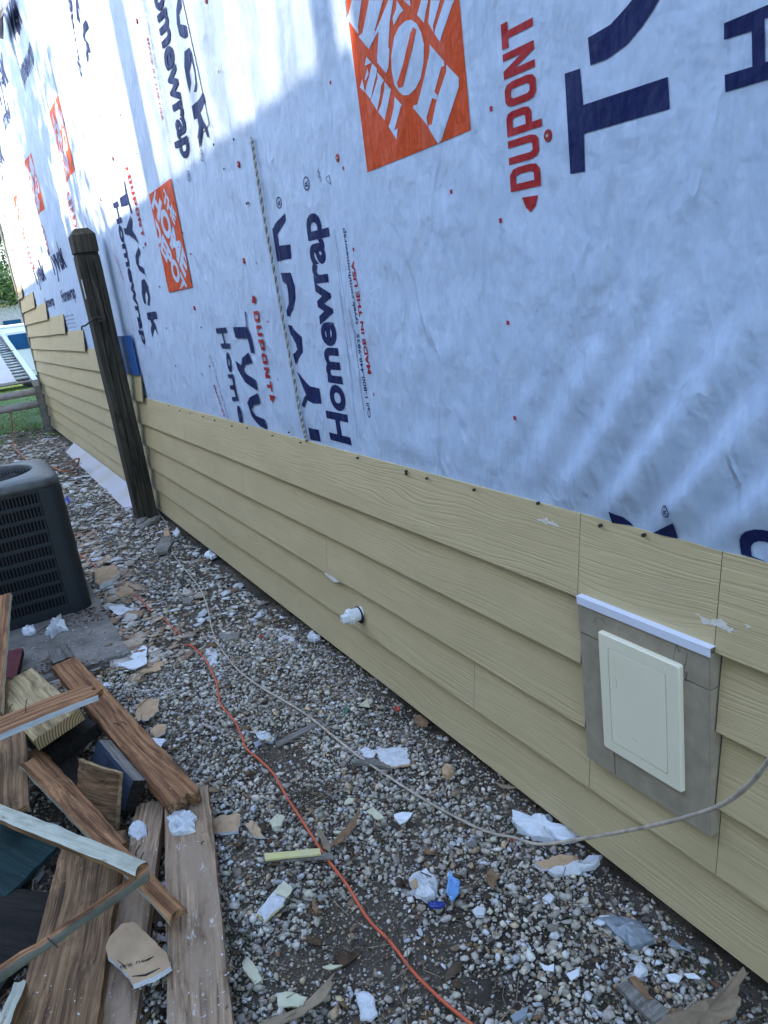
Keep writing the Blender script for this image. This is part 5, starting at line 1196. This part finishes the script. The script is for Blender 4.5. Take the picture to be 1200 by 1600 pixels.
plank('board', 'rotten black board at the left edge below the green panel', (-40, 1380), .05, (110, 1400), .03, (-60, 1560), .03, .03, [W_BLACK], seed=21)  # another black filler board, shade put into its colour

# ================================================================== LOOSE DEBRIS
def slab(name, label, poly, z, th, mt_, cat='debris', group='building scraps on the gravel', lump=0.0, seed=0, jit=0.12, tilt=0.0, curl=0.0, ring=3):
    r = random.Random(seed * 13 + len(poly)); P = [G(x, y, z + th * .6) for x, y in poly]
    # refine the outline
    Q = []
    for i, p in enumerate(P):
        q = P[(i + 1) % len(P)]; l = (q - p).length; k = max(1, min(6, int(l / .012)))
        for j in range(k):
            s = p.lerp(q, j / k); nrm = Vector((q.y - p.y, p.x - q.x, 0)).normalized() if l else Vector((0, 0, 0))
            jj = jit * (1.3 if 'plaster' in name else 1)
            Q.append(s + nrm * r.gauss(0, 1) * jj * l / k * (1 if j else .4))
    c = sum(Q, Vector()) / len(Q)
    if lump >= .8: Q = [c + (q - c) * (1 + .30 * noise.noise(Vector((q.x * 60, q.y * 60, seed * 1.7))) + r.uniform(-.05, .05)) for q in Q]
    k = len(Q); R_ = max((q - c).length for q in Q)
    zb_ = max(z, float(gh(c.x, c.y)) - .004) if z < .03 else z
    V = []; F = []
    def hgt(p, t):
        h = lump * (noise.noise(Vector((p.x * 38 + seed, p.y * 38, seed * 3.1))) + .5 * noise.noise(Vector((p.x * 90, p.y * 90, seed)))) * th
        return h + curl * ((p - c).length / R_) ** 2 * R_ + tilt * (p.y - c.y)
    for q in Q: V.append((q.x, q.y, zb_ + curl * ((q - c).length / R_) ** 2 * R_ + tilt * (q.y - c.y)))
    for ri in range(ring):
        t = (1.0, .72, .38)[ri] if ring == 3 else (1.0, .5)[ri]
        for q in Q:
            p = c + (q - c) * t * (.985 if ri == 0 else 1); V.append((p.x, p.y, zb_ + th * (1 if ri else (.93 if lump < .4 else .72)) + hgt(p, t)))
    V.append((c.x, c.y, zb_ + th + hgt(c, 0)))
    for ri in range(ring):
        for i in range(k): F.append((ri * k + i, ri * k + (i + 1) % k, (ri + 1) * k + (i + 1) % k, (ri + 1) * k + i))
    top = ring * k
    for i in range(k): F.append((top + i, top + (i + 1) % k, len(V) - 1))
    F.append(tuple(range(k))[::-1])
    org = Vector((c.x, c.y, zb_)); V = [Vector(v) - org for v in V]
    me = bpy.data.meshes.new(name); me.from_pydata([tuple(v) for v in V], [], F)
    for q in (mt_ if isinstance(mt_, list) else [mt_]): me.materials.append(q)
    if isinstance(mt_, list) and len(mt_) > 1: me.polygons.foreach_set('material_index', [1 if i < k else 0 for i in range(len(F))])
    bm = bmesh.new(); bm.from_mesh(me); bmesh.ops.recalc_face_normals(bm, faces=bm.faces[:]); bm.to_mesh(me); bm.free()
    o = bpy.data.objects.new(name, me); o.location = org; C.objects.link(o); tag(o, label, cat, group); return o
D = slab
G0 = .012
D('paper_scrap', 'crumpled white sheet scrap beside the concrete pad corner', [(182, 1040), (200, 1019), (229, 1012), (231, 1040), (213, 1051)], .02, .004, WHITEP, 'paper scrap', lump=1.5, seed=1, curl=.15, jit=.03)
D('paper_scrap', 'torn tan paper just right of the white sheet scrap', [(210, 1040), (235, 1030), (258, 1036), (250, 1050), (215, 1053)], G0, .004, PAPER, 'paper scrap', lump=1, seed=2, curl=.1)
D('paper_scrap', 'tan paper flake below the torn tan paper', [(195, 1062), (212, 1050), (222, 1055), (215, 1066)], G0, .003, PAPER, 'paper scrap', lump=.6, seed=3)
D('drywall_scrap', 'curled tan drywall flake right of the red brown beam', [(213, 1105), (225, 1094), (248, 1095), (247, 1110), (230, 1130), (213, 1126)], G0, .006, [PAPER, PLASTER], 'drywall scrap', lump=.8, seed=4, curl=.1)
D('drywall_scrap', 'small rounded tan flake near the middle of the beam', [(234, 1142), (246, 1131), (260, 1132), (258, 1146), (243, 1153)], G0, .005, [PAPER, PLASTER], 'drywall scrap', lump=.5, seed=5)
D('paper_scrap', 'white pointed scrap touching the right side of the beam', [(230, 1152), (260, 1155), (248, 1171)], G0, .003, WHITEP, 'paper scrap', lump=.8, seed=6, jit=.03)
D('paper_scrap', 'white triangle of paper behind the upper end of the beam', [(158, 1070), (176, 1065), (173, 1076), (160, 1074)], .02, .003, WHITEP, 'paper scrap', lump=.8, seed=66, jit=.03)
D('plaster_chunk', 'white plaster lump with a yellow stain on the widest plank', [(262, 1270), (276, 1262), (298, 1267), (306, 1277), (303, 1300), (280, 1304), (266, 1297)], .087, .015, PLASTER, 'plaster chunk', lump=1.3, seed=7)
D('plaster_chunk', 'small white plaster lump on the knotty plank', [(200, 1293), (215, 1283), (229, 1291), (228, 1304), (214, 1310), (202, 1303)], .057, .010, PLASTER, 'plaster chunk', lump=1.3, seed=8)
D('drywall_scrap', 'flat grey tan slab just right of the widest plank', [(328, 1282), (345, 1274), (376, 1273), (372, 1299), (345, 1302), (332, 1298)], G0, .014, [PAPER, PLASTER], 'drywall scrap', lump=.4, seed=9)
D('drywall_scrap', 'small tan slab above right of the grey tan slab', [(383, 1288), (398, 1283), (414, 1310), (396, 1308)], G0, .006, [PAPER, PLASTER], 'drywall scrap', lump=.3, seed=10)
D('paint_chip', 'pale beige chip left of the orange cord', [(420, 1285), (432, 1273), (445, 1276), (440, 1290), (425, 1294)], G0, .008, [CREAMC], 'paint chip', lump=.3, seed=11)
D('siding_strip', 'yellow strip lying on a grey lath left of the cord', [(412, 1334), (500, 1326), (502, 1335), (414, 1344)], .022, .006, YELC, 'wood strip', seed=12, jit=.04)
D('wood_strip', 'grey lath under the yellow strip', [(410, 1338), (520, 1333), (522, 1341), (412, 1346)], G0, .007, W_GREY, 'wood strip', seed=13, jit=.04)
D('dry_leaf', 'long curled brown leaf touching the orange cord', [(562, 1268), (560, 1284), (532, 1320), (517, 1330), (520, 1315), (545, 1285)], .016, .003, LEAFB, 'leaf', lump=2, seed=14, curl=.15)
D('dry_leaf', 'pale brown leaf piece left of the long curled leaf', [(496, 1302), (505, 1300), (518, 1325), (515, 1333), (505, 1325)], .014, .003, BARK, 'leaf', lump=2, seed=15, curl=.1)
D('plaster_chunk', 'white and yellow flaking slab between the planks and the cord', [(400, 1425), (414, 1410), (425, 1395), (442, 1378), (457, 1390), (441, 1413), (415, 1441)], G0, .010, [PLASTER, YELC], 'plaster chunk', lump=.8, seed=16, curl=.08)
D('paint_chip', 'cream yellow chip at the upper tip of the flaking slab', [(428, 1394), (443, 1376), (458, 1388), (448, 1402)], .026, .004, CREAMC, 'paint chip', lump=.5, seed=17)
D('plaster_chunk', 'white broken lump with a brown spot beside the blue wrapper', [(640, 1375), (652, 1363), (666, 1361), (683, 1375), (681, 1400), (668, 1407), (650, 1397)], .008, .022, PLASTER, 'plaster chunk', lump=.8, seed=18)
D('drywall_scrap', 'tan paper spot on the broken white lump', [(641, 1378), (650, 1372), (654, 1385), (645, 1390)], .034, .002, PAPER, 'paper scrap', seed=19)
D('wrapper', 'pale blue wrapper piece standing in the gravel', [(699, 1372), (703, 1362), (708, 1372), (718, 1378), (717, 1396), (706, 1410), (697, 1395)], .02, .004, BLUEP, 'wrapper', lump=2.0, seed=20, curl=.1, jit=.03)
D('wrapper', 'dark blue wrapper corner under the broken white lump', [(668, 1412), (682, 1406), (698, 1411), (688, 1419), (672, 1418)], G0, .005, BLUED, 'wrapper', lump=2.0, seed=21, jit=.03)
D('plaster_chunk', 'large fluffy white slab against the foot of the wall under the cable', [(802, 1290), (803, 1271), (815, 1269), (830, 1278), (858, 1274), (878, 1288), (902, 1306), (886, 1312), (850, 1309), (820, 1300)], -.01, .026, WHITEP, 'plaster chunk', lump=.9, seed=22)
D('drywall_scrap', 'tan and white torn slab at the wall foot below the cable', [(835, 1351), (848, 1343), (875, 1334), (903, 1339), (911, 1350), (880, 1358), (846, 1358)], .004, .014, [PAPER, PLASTER], 'drywall scrap', lump=.5, seed=23)
D('plaster_chunk', 'white crumbly strip in front of the tan and white slab', [(858, 1360), (880, 1352), (912, 1344), (925, 1333), (939, 1337), (934, 1352), (905, 1362), (866, 1368)], .004, .014, PLASTER, 'plaster chunk', lump=.9, seed=24)
D('plaster_chunk', 'flat white slab lying on a grey stick near the cable', [(585, 1172), (600, 1169), (636, 1168), (641, 1194), (612, 1198), (595, 1190)], .014, .010, [PLASTER, PAPER], 'plaster chunk', lump=.4, seed=25)
D('wood_strip', 'grey broken stick under the flat white slab', [(548, 1187), (585, 1186), (615, 1196), (612, 1202), (580, 1195), (550, 1193)], .006, .012, W_GREY, 'wood strip', seed=26, jit=.05)
D('plaster_chunk', 'white crumbs left of the flat white slab', [(563, 1172), (578, 1168), (590, 1175), (584, 1184), (568, 1182)], G0, .008, PLASTER, 'plaster chunk', lump=.9, seed=27)
D('wood_strip', 'straight grey lath crossing under the cable', [(430, 1161), (500, 1124), (506, 1129), (434, 1167)], G0, .008, W_GREY, 'wood strip', seed=28, jit=.02)
D('paint_chip', 'cream triangular chip near the wall by the green bit', [(560, 1103), (574, 1092), (578, 1105)], G0, .004, CREAMC, 'paint chip', seed=29, jit=.02)
D('bottle_bit', 'green plastic bit near the cream triangular chip', [(536, 1107), (541, 1105), (547, 1110), (543, 1115), (537, 1113)], G0, .007, GREENP, 'plastic bit', lump=.8, seed=30)
D('plastic_film', 'crinkled pale film scrap right of the orange cord', [(398, 1160), (412, 1150), (430, 1153), (427, 1163), (415, 1160), (400, 1168)], G0, .003, FILM, 'plastic film', lump=2, seed=31)
D('plaster_chunk', 'crushed white lump beside the crinkled film', [(400, 1146), (415, 1142), (428, 1152), (424, 1160), (405, 1156)], G0, .010, PLASTER, 'plaster chunk', lump=.9, seed=32)
D('dry_leaf', 'brown leaf half under the foot of the siding', [(645, 1120), (660, 1117), (670, 1128), (668, 1136), (652, 1133)], .006, .004, LEAFB, 'leaf', lump=2, seed=33)
D('paper_scrap', 'small white folded scrap in the middle of the gravel', [(614, 1273), (625, 1269), (645, 1271), (635, 1284), (625, 1290)], .014, .005, WHITEP, 'paper scrap', lump=1, seed=34, jit=.02, curl=.1)
D('paint_chip', 'cream flat chip below left of the folded white scrap', [(571, 1268), (583, 1262), (600, 1277), (590, 1281)], G0, .004, CREAMC, 'paint chip', seed=35)
D('paint_chip', 'cream flat chip left of the white folded scrap, beside a leaf', [(537, 1257), (545, 1246), (553, 1248), (551, 1254)], G0, .004, CREAMC, 'paint chip', seed=36)
D('stone_slab', 'grey blue rounded slab of rock near the bottom right siding', [(930, 1437), (948, 1431), (955, 1427), (975, 1432), (1000, 1439), (1018, 1452), (1020, 1467), (1004, 1478), (985, 1480), (965, 1462), (945, 1444)], .0, .022, FILM, 'rock', lump=.5, seed=37)
D('stone_slab', 'pale thin edge piece at the left tip of the grey blue rock', [(926, 1440), (938, 1431), (952, 1430), (950, 1440), (938, 1446)], .014, .006, PLASTER, 'rock', lump=.4, seed=38)
D('bark_piece', 'big tan bark sheet at the bottom right corner', [(1020, 1606), (1040, 1590), (1085, 1572), (1122, 1552), (1135, 1542), (1158, 1521), (1168, 1524), (1157, 1545), (1158, 1572), (1140, 1592), (1110, 1615), (1060, 1640)], .01, .005, BARK, 'bark', lump=1.6, seed=39, curl=.10)
D('wood_strip', 'grey round stick next to the big bark sheet', [(963, 1541), (975, 1534), (1010, 1552), (1045, 1580), (1050, 1598), (1030, 1608), (1000, 1580)], .006, .014, W_GREY, 'wood strip', lump=.3, seed=40, jit=.03)
D('leaf_blade', 'dark curled leaf above the grey round stick', [(980, 1526), (992, 1523), (1025, 1563), (1010, 1560), (990, 1542)], .02, .003, LEAFB, 'leaf', lump=2, seed=41)
D('paper_scrap', 'white splintered strip right of the grey round stick', [(1068, 1521), (1085, 1520), (1098, 1530), (1075, 1528)], .014, .003, WHITEP, 'paper scrap', lump=1, seed=42, jit=.04)
D('paper_scrap', 'white torn strip left of the splintered one', [(1040, 1523), (1055, 1520), (1066, 1524), (1060, 1535), (1045, 1533)], .012, .005, WHITEP, 'paper scrap', lump=1, seed=43)
D('plaster_chunk', 'jagged white lump beneath the grey blue rock', [(990, 1518), (1000, 1503), (1008, 1510), (1011, 1520), (1000, 1530), (992, 1525)], G0, .012, PLASTER, 'plaster chunk', lump=.9, seed=44)
D('plastic_film', 'thin grey triangle of film near the bottom right siding', [(1045, 1479), (1050, 1466), (1058, 1472), (1080, 1487), (1062, 1482)], G0, .003, FILM, 'plastic film', lump=1, seed=45, jit=.02)
D('paint_chip', 'long cream chip beside the bottom end of the widest plank', [(378, 1505), (386, 1496), (395, 1505), (410, 1532), (398, 1540), (385, 1522)], G0, .010, CREAMC, 'paint chip', lump=.3, seed=46)
D('bark_piece', 'curved pale bark strip at the bottom beside the planks', [(400, 1612), (412, 1598), (440, 1588), (478, 1572), (508, 1545), (525, 1522), (527, 1528), (505, 1562), (475, 1584), (440, 1602), (415, 1620)], .018, .004, BARK, 'bark', lump=1.2, seed=47, curl=.08)
D('paint_chip', 'cream square chip under the curved bark strip', [(433, 1552), (450, 1548), (480, 1558), (472, 1575), (434, 1573)], G0, .005, CREAMC, 'paint chip', lump=.4, seed=48)
D('plaster_chunk', 'grey white flat stone at the bottom left of the cord', [(557, 1555), (568, 1548), (585, 1560), (590, 1582), (580, 1592), (562, 1592)], G0, .012, PLASTER, 'plaster chunk', lump=.5, seed=49)
D('dry_leaf', 'small yellowed leaf lying in the bare soil', [(503, 1512), (515, 1508), (535, 1509), (520, 1515)], .012, .003, CREAMC, 'leaf', lump=1, seed=50)
D('dry_leaf', 'brown dried bud standing left of the cord near the bare soil', [(489, 1406), (494, 1403), (498, 1420), (494, 1430), (489, 1425)], .016, .005, LEAFB, 'leaf', lump=2, seed=51)
D('paint_chip', 'thin white curl of paint in the gravel below the blue wrapper', [(842, 1506), (855, 1510), (866, 1508), (865, 1518), (850, 1516)], .014, .003, WHITEP, 'paint chip', lump=1, seed=52, curl=.2)
D('paint_chip', 'white chip above the splintered stems, lower middle right', [(885, 1522), (905, 1513), (905, 1524), (892, 1532)], .014, .004, WHITEP, 'paint chip', seed=53, jit=.03)
D('paint_chip', 'pale triangular shard close to the bottom edge', [(797, 1588), (810, 1580), (826, 1572), (822, 1588), (805, 1598)], .012, .004, FILM, 'paint chip', seed=54, jit=.02)
D('paint_chip', 'oval white pebble chip left of the white curl', [(738, 1423), (746, 1417), (759, 1420), (756, 1430), (744, 1432)], .014, .008, PLASTER, 'plaster chunk', lump=.3, seed=55)
D('paint_chip', 'white chip at the foot of the cord bend', [(847, 1405), (860, 1396), (866, 1402), (860, 1412)], .014, .006, PLASTER, 'plaster chunk', lump=.3, seed=56)
D('dry_leaf', 'broad dark leaf among the stones right of the wrapper', [(760, 1365), (770, 1358), (777, 1370), (772, 1386), (763, 1380)], .014, .003, LEAFB, 'leaf', lump=2, seed=57)
D('drywall_scrap', 'thick tan block near the condenser corner', [(148, 893), (160, 887), (180, 885), (187, 897), (175, 908), (156, 917), (149, 912)], .01, .03, [PAPER, PLASTER], 'drywall scrap', lump=.25, seed=58, jit=.04)
D('drywall_scrap', 'brown slab just in front of the thick tan block', [(168, 925), (190, 918), (200, 908), (210, 915), (208, 925), (188, 933)], .01, .014, PAPER, 'drywall scrap', lump=.4, seed=59)
D('drywall_scrap', 'pale slab with a dark underside beside the pad', [(168, 948), (190, 947), (210, 953), (200, 963), (182, 962)], .012, .014, [PLASTER, DARK], 'drywall scrap', lump=.3, seed=60)
D('stone_slab', 'grey flat slab crossed by the cable below the post', [(243, 855), (252, 843), (265, 838), (268, 850), (262, 862), (246, 865)], .005, .022, CONCRETE, 'rock', lump=.3, seed=61, jit=.04)
D('stone_slab', 'small tan cube beside the crossed grey slab', [(255, 830), (263, 826), (266, 838), (257, 839)], .005, .02, PAPER, 'rock', lump=.3, seed=62, jit=.04)
D('stone_slab', 'white oval pebble right of the cable near the post', [(270, 833), (277, 825), (281, 832), (275, 839)], .008, .02, PLASTER, 'rock', lump=.3, seed=63)
D('stone_slab', 'long grey splinter slab at the foot of the dark post', [(217, 823), (235, 810), (252, 804), (250, 810), (235, 818), (222, 826)], .008, .02, CONCRETE, 'rock', lump=.4, seed=64)
D('stone_slab', 'second grey splinter slab nearer the condenser side of the post', [(212, 818), (222, 806), (233, 801), (230, 810), (218, 820)], .008, .02, CONCRETE, 'rock', lump=.4, seed=65)
D('plaster_chunk', 'white and tan crumbled lump standing on the concrete pad', [(74, 985), (82, 968), (95, 962), (101, 972), (104, 980), (92, 983), (82, 992)], .052, .03, PLASTER, 'plaster chunk', lump=.9, seed=67)
D('plaster_chunk', 'bluish white piece on the pad by the board tip', [(34, 984), (42, 978), (52, 975), (56, 985), (48, 990), (36, 990)], .052, .018, WHITEP, 'plaster chunk', lump=.6, seed=68)
D('drywall_scrap', 'tan drywall scrap with scribbled marks lying on the knotty plank', [(165, 1482), (172, 1465), (190, 1445), (210, 1442), (225, 1456), (240, 1470), (262, 1492), (268, 1512), (240, 1530), (208, 1541), (203, 1530), (190, 1515), (168, 1497)], .095, .014, [PAPER, PLASTER], 'drywall scrap', lump=.12, seed=69, jit=.05)
D('wrapper', 'dark blue rag bit beside the condenser near the wall board', [(100, 782), (104, 775), (108, 778), (110, 785), (103, 787)], .01, .02, BLUED, 'rag', lump=1, seed=70)
D('plaster_chunk', 'pale blue crumbs against the siding foot past the post', [(322, 862), (330, 858), (338, 868), (330, 872), (320, 868)], -.005, .02, WHITEP, 'plaster chunk', lump=.8, seed=71)
D('plaster_chunk', 'white crumb heap by the siding left of the pipe plug', [(480, 992), (490, 985), (500, 995), (492, 1003), (482, 1000)], .0, .014, PLASTER, 'plaster chunk', lump=.9, seed=72)
D('plaster_chunk', 'white smear of crushed plaster near the red cap', [(433, 1000), (442, 993), (460, 994), (462, 1004), (445, 1006)], .01, .006, PLASTER, 'plaster chunk', lump=.8, seed=73)
D('plaster_chunk', 'white crushed heap between the two cables', [(322, 1015), (330, 1010), (340, 1018), (340, 1038), (328, 1040), (320, 1028)], .008, .012, PLASTER, 'plaster chunk', lump=.8, seed=74)
D('drywall_scrap', 'grey brown flat piece left of the white cable, far part', [(283, 935), (296, 926), (305, 932), (298, 944), (286, 943)], .01, .012, CONCRETE, 'drywall scrap', lump=.3, seed=75)
D('drywall_scrap', 'brown long flake by the white cable', [(340, 995), (356, 990), (375, 989), (374, 997), (352, 1002)], .012, .008, CONCRETE, 'drywall scrap', lump=.3, seed=76)
D('bark_piece', 'splintered brown twig piece poking out at the foot of the siding', [(770, 1222), (790, 1226), (808, 1230), (803, 1233), (785, 1230)], .02, .004, BARK, 'bark', lump=1, seed=77)
D('stone_slab', 'rounded pinkish stone near the wall, right of the flat white slab', [(690, 1201), (697, 1194), (706, 1198), (709, 1207), (700, 1213), (692, 1209)], .0, .024, PAPER, 'rock', lump=.4, seed=78)
def specks(n, quad, z, size, pal, name):
    P = []; 
    for _ in range(n):
        u, v = rng.random(2); a = np.array(quad, float); p = a[0] * (1 - u) * (1 - v) + a[1] * u * (1 - v) + a[2] * u * v + a[3] * (1 - u) * v; P.append(tuple(G(p[0], p[1], z)))
    sz = np.exp(rng.normal(math.log(size), 0.5, n)); pal = np.array(pal); c = pal[rng.integers(0, len(pal), n)]
    scatter(name, tH, hexf, np.array(P), np.stack([sz] * 3, 1), rng.uniform(0, 6.3, n), rng.normal(0, .1, n), c, CHIP)
SPK = [(0.7, 0.7, 0.7), (0.6, 0.6, 0.58), (0.25, 0.17, 0.1), (0.5, 0.45, 0.38)]
specks(170, [(262, 1290), (330, 1255), (370, 1590), (265, 1600)], .0875, .0022, SPK, 'plaster_specks'); specks(40, [(285, 1400), (330, 1390), (335, 1450), (285, 1460)], .0875, .003, SPK[:2], 'plaster_specks')
specks(60, [(200, 1380), (240, 1370), (220, 1590), (160, 1590)], .0575, .0025, SPK, 'plaster_specks'); specks(70, [(105, 1340), (180, 1345), (140, 1600), (40, 1600)], .0925, .002, SPK, 'plaster_specks')
specks(140, [(20, 1020), (140, 960), (200, 1025), (90, 1045)], .0515, .004, SPK, 'pad_specks')
DK = [(0.06, 0.04, 0.025), (0.11, 0.07, 0.04), (0.03, 0.025, 0.02), (0.20, 0.12, 0.07)]
specks(520, [(30, 1000), (120, 955), (160, 945), (175, 965)], .0515, .0045, DK, 'pad_litter'); specks(260, [(0, 1060), (70, 1035), (200, 1030), (90, 1050)], .0515, .005, DK, 'pad_litter'); specks(160, [(40, 1010), (170, 950), (205, 1028), (90, 1045)], .0515, .006, [(0.3, .27, .23), (.4, .36, .3)], 'pad_litter')
# scribble on the drywall scrap
c_ = G(205, 1515, .112)
for (P, lb_) in (([(183, 1500), (190, 1505), (197, 1514), (195, 1508)], 'left dark scored line on the tan drywall scrap'), ([(222, 1503), (232, 1497), (240, 1494), (232, 1500)], 'upper right scored line on the tan drywall scrap'), ([(206, 1525), (226, 1522), (250, 1512), (228, 1524)], 'long scored line along the lower rim of the tan drywall scrap')):
    V = [tuple(G(x, y, .1105)) for x, y in P]; V += [(v[0], v[1], v[2] - .003) for v in V]; F = [(0, 1, 2, 3), (7, 6, 5, 4)] + [(i, (i + 1) % 4, 4 + (i + 1) % 4, 4 + i) for i in range(4)]
    tag(mesh('score_mark', V, F, SCUM), lb_, 'mark', 'marks on the drywall scrap')
bm = text_bm('su 9/8', 0.0); xs = [v.co.x for v in bm.verts]; L_ = max(xs); a_, b2_ = G(226, 1499, .1112), G(188, 1508, .1112); u_ = (b2_ - a_); v_ = Vector((-u_.y, u_.x, 0)).normalized()
for q in bm.verts: q.co = a_ + u_ * (q.co.x / L_) + v_ * (q.co.y * .014)
tag(from_bm('pencil_writing', bm, SCUM), 'small pencilled writing on the tan drywall scrap', 'writing', 'marks on the drywall scrap')
# red cap washer and red bits
lw = empty('cap_washer', G(408, 995, .016), 'round red plastic cap washer lying on the gravel', 'washer')
V = []; F = []; q = G(408, 995, .016); 
for r_, h in ((.0125, 0), (.0125, .003), (.005, .0035), (.004, .001)):
    for t in np.linspace(0, 2 * PI, 21)[:-1]: V.append((q.x + r_ * math.cos(t), q.y + r_ * math.sin(t), q.z + h))
for i in range(3):
    for k in range(20): F.append((i * 20 + k, i * 20 + (k + 1) % 20, (i + 1) * 20 + (k + 1) % 20, (i + 1) * 20 + k))
F.append(tuple(range(60, 80))); mesh('washer_ring', V, F, REDP, lw)
D('red_bit', 'shredded red plastic bit at the siding foot', [(615, 1107), (618, 1103), (625, 1105), (626, 1109), (620, 1111)], .006, .004, REDP, 'plastic bit', lump=2, seed=80)
D('red_bit', 'tiny red bit beside the large fluffy white slab', [(795, 1311), (799, 1307), (804, 1309), (801, 1314)], .006, .008, REDP, 'plastic bit', lump=1, seed=81)

# ================================================================== CORDS
def gcord(P, r_, lift=.014): return [Vector((q.x, q.y, float(gh(q.x, q.y)) + r_ + lift)) for q in (G(x, y, .02) for x, y in P)]
cord = [(742, 1600), (690, 1553), (645, 1509), (608, 1461), (572, 1421), (541, 1376), (507, 1332), (476, 1285), (447, 1241), (427, 1206), (405, 1184), (385, 1169), (377, 1149), (366, 1125), (346, 1104), (341, 1085), (337, 1062), (321, 1032), (300, 1010)]
tag(tube('extension_cord', smooth_pts(gcord([(860, 1700), (800, 1650)] + cord + [(290, 1008)], .0042), 6), .0042, ORC, sides=10), 'orange extension cord winding over the gravel toward the camera', 'extension cord', 'orange cord runs')
tag(tube('extension_cord', smooth_pts(gcord([(284, 996), (272, 984), (255, 968)], .004), 6), .004, ORC, sides=8), 'short loop of orange cord showing between rubble left of the cable', 'extension cord', 'orange cord runs')
tag(tube('extension_cord', smooth_pts(gcord([(236, 956), (220, 938), (208, 928)], .004), 6), .004, ORC, sides=8), 'short orange cord stretch beside the pad', 'extension cord', 'orange cord runs')
tag(tube('extension_cord', smooth_pts(gcord([(158, 893), (145, 880), (130, 870), (122, 864)], .004), 6), .0045, ORC, sides=8), 'orange cord stretch emerging behind the condenser', 'extension cord', 'orange cord runs')
RUST = simple('dull_orange_cord', (0.40, 0.13, 0.06), rough=.6)
tag(tube('hose_loop', smooth_pts([G(80, 728, .02), G(95, 736, .03), G(110, 735, .03), G(119, 728, .05), G(124, 718, .16), G(119, 717, .20), G(110, 722, .10), G(104, 727, .02)], 6), .009, RUST), 'dull orange looped cord beside the leaning board', 'cord')
tag(tube('orange_cord', smooth_pts([(.58, 13.05, .42), (.56, 13.0, .25), (.50, 12.9, .02), (.46, 11.5, .02), (.50, 10.2, .02), (.44, 9.2, .02)], 8), .010, RUST), 'dull orange cord dropping from the trestle to the ground', 'cord')
# pale cable: along the gravel, then rising past the hatch
gp = gcord([(244, 798), (257, 812), (265, 832), (268, 855), (281, 879), (300, 901), (315, 925), (325, 952), (332, 985), (346, 1016), (371, 1046), (402, 1072), (440, 1096), (480, 1121), (520, 1152), (560, 1180), (600, 1205), (650, 1235), (700, 1265), (758, 1294)], .0035, .018)
gp += [G(800, 1308, .014), G(842, 1319, .012)]
def cx_(px, py, x): y, z = W(px, py, x); return Vector((x, y, z))
last = gp[-1].x
up_ = [cx_(900, 1312, last + .03), cx_(960, 1302, last + .04), cx_(1020, 1290, last + .03), cx_(1075, 1276, last + .01), cx_(1125, 1259, last - .02), cx_(1165, 1231, last - .06), cx_(1202, 1188, last - .10), cx_(1250, 1110, last - .16), cx_(1300, 960, last - .22)]
n1 = len(gp)
tag(tube('cable', smooth_pts(gp + up_, 6), lambda t: .0040 + .0008 * max(0, min(1, (t - .6) / .3)), CAB, sides=10), 'dirty white cable running along the gravel and rising past the access panel', 'cable')

#@@REST
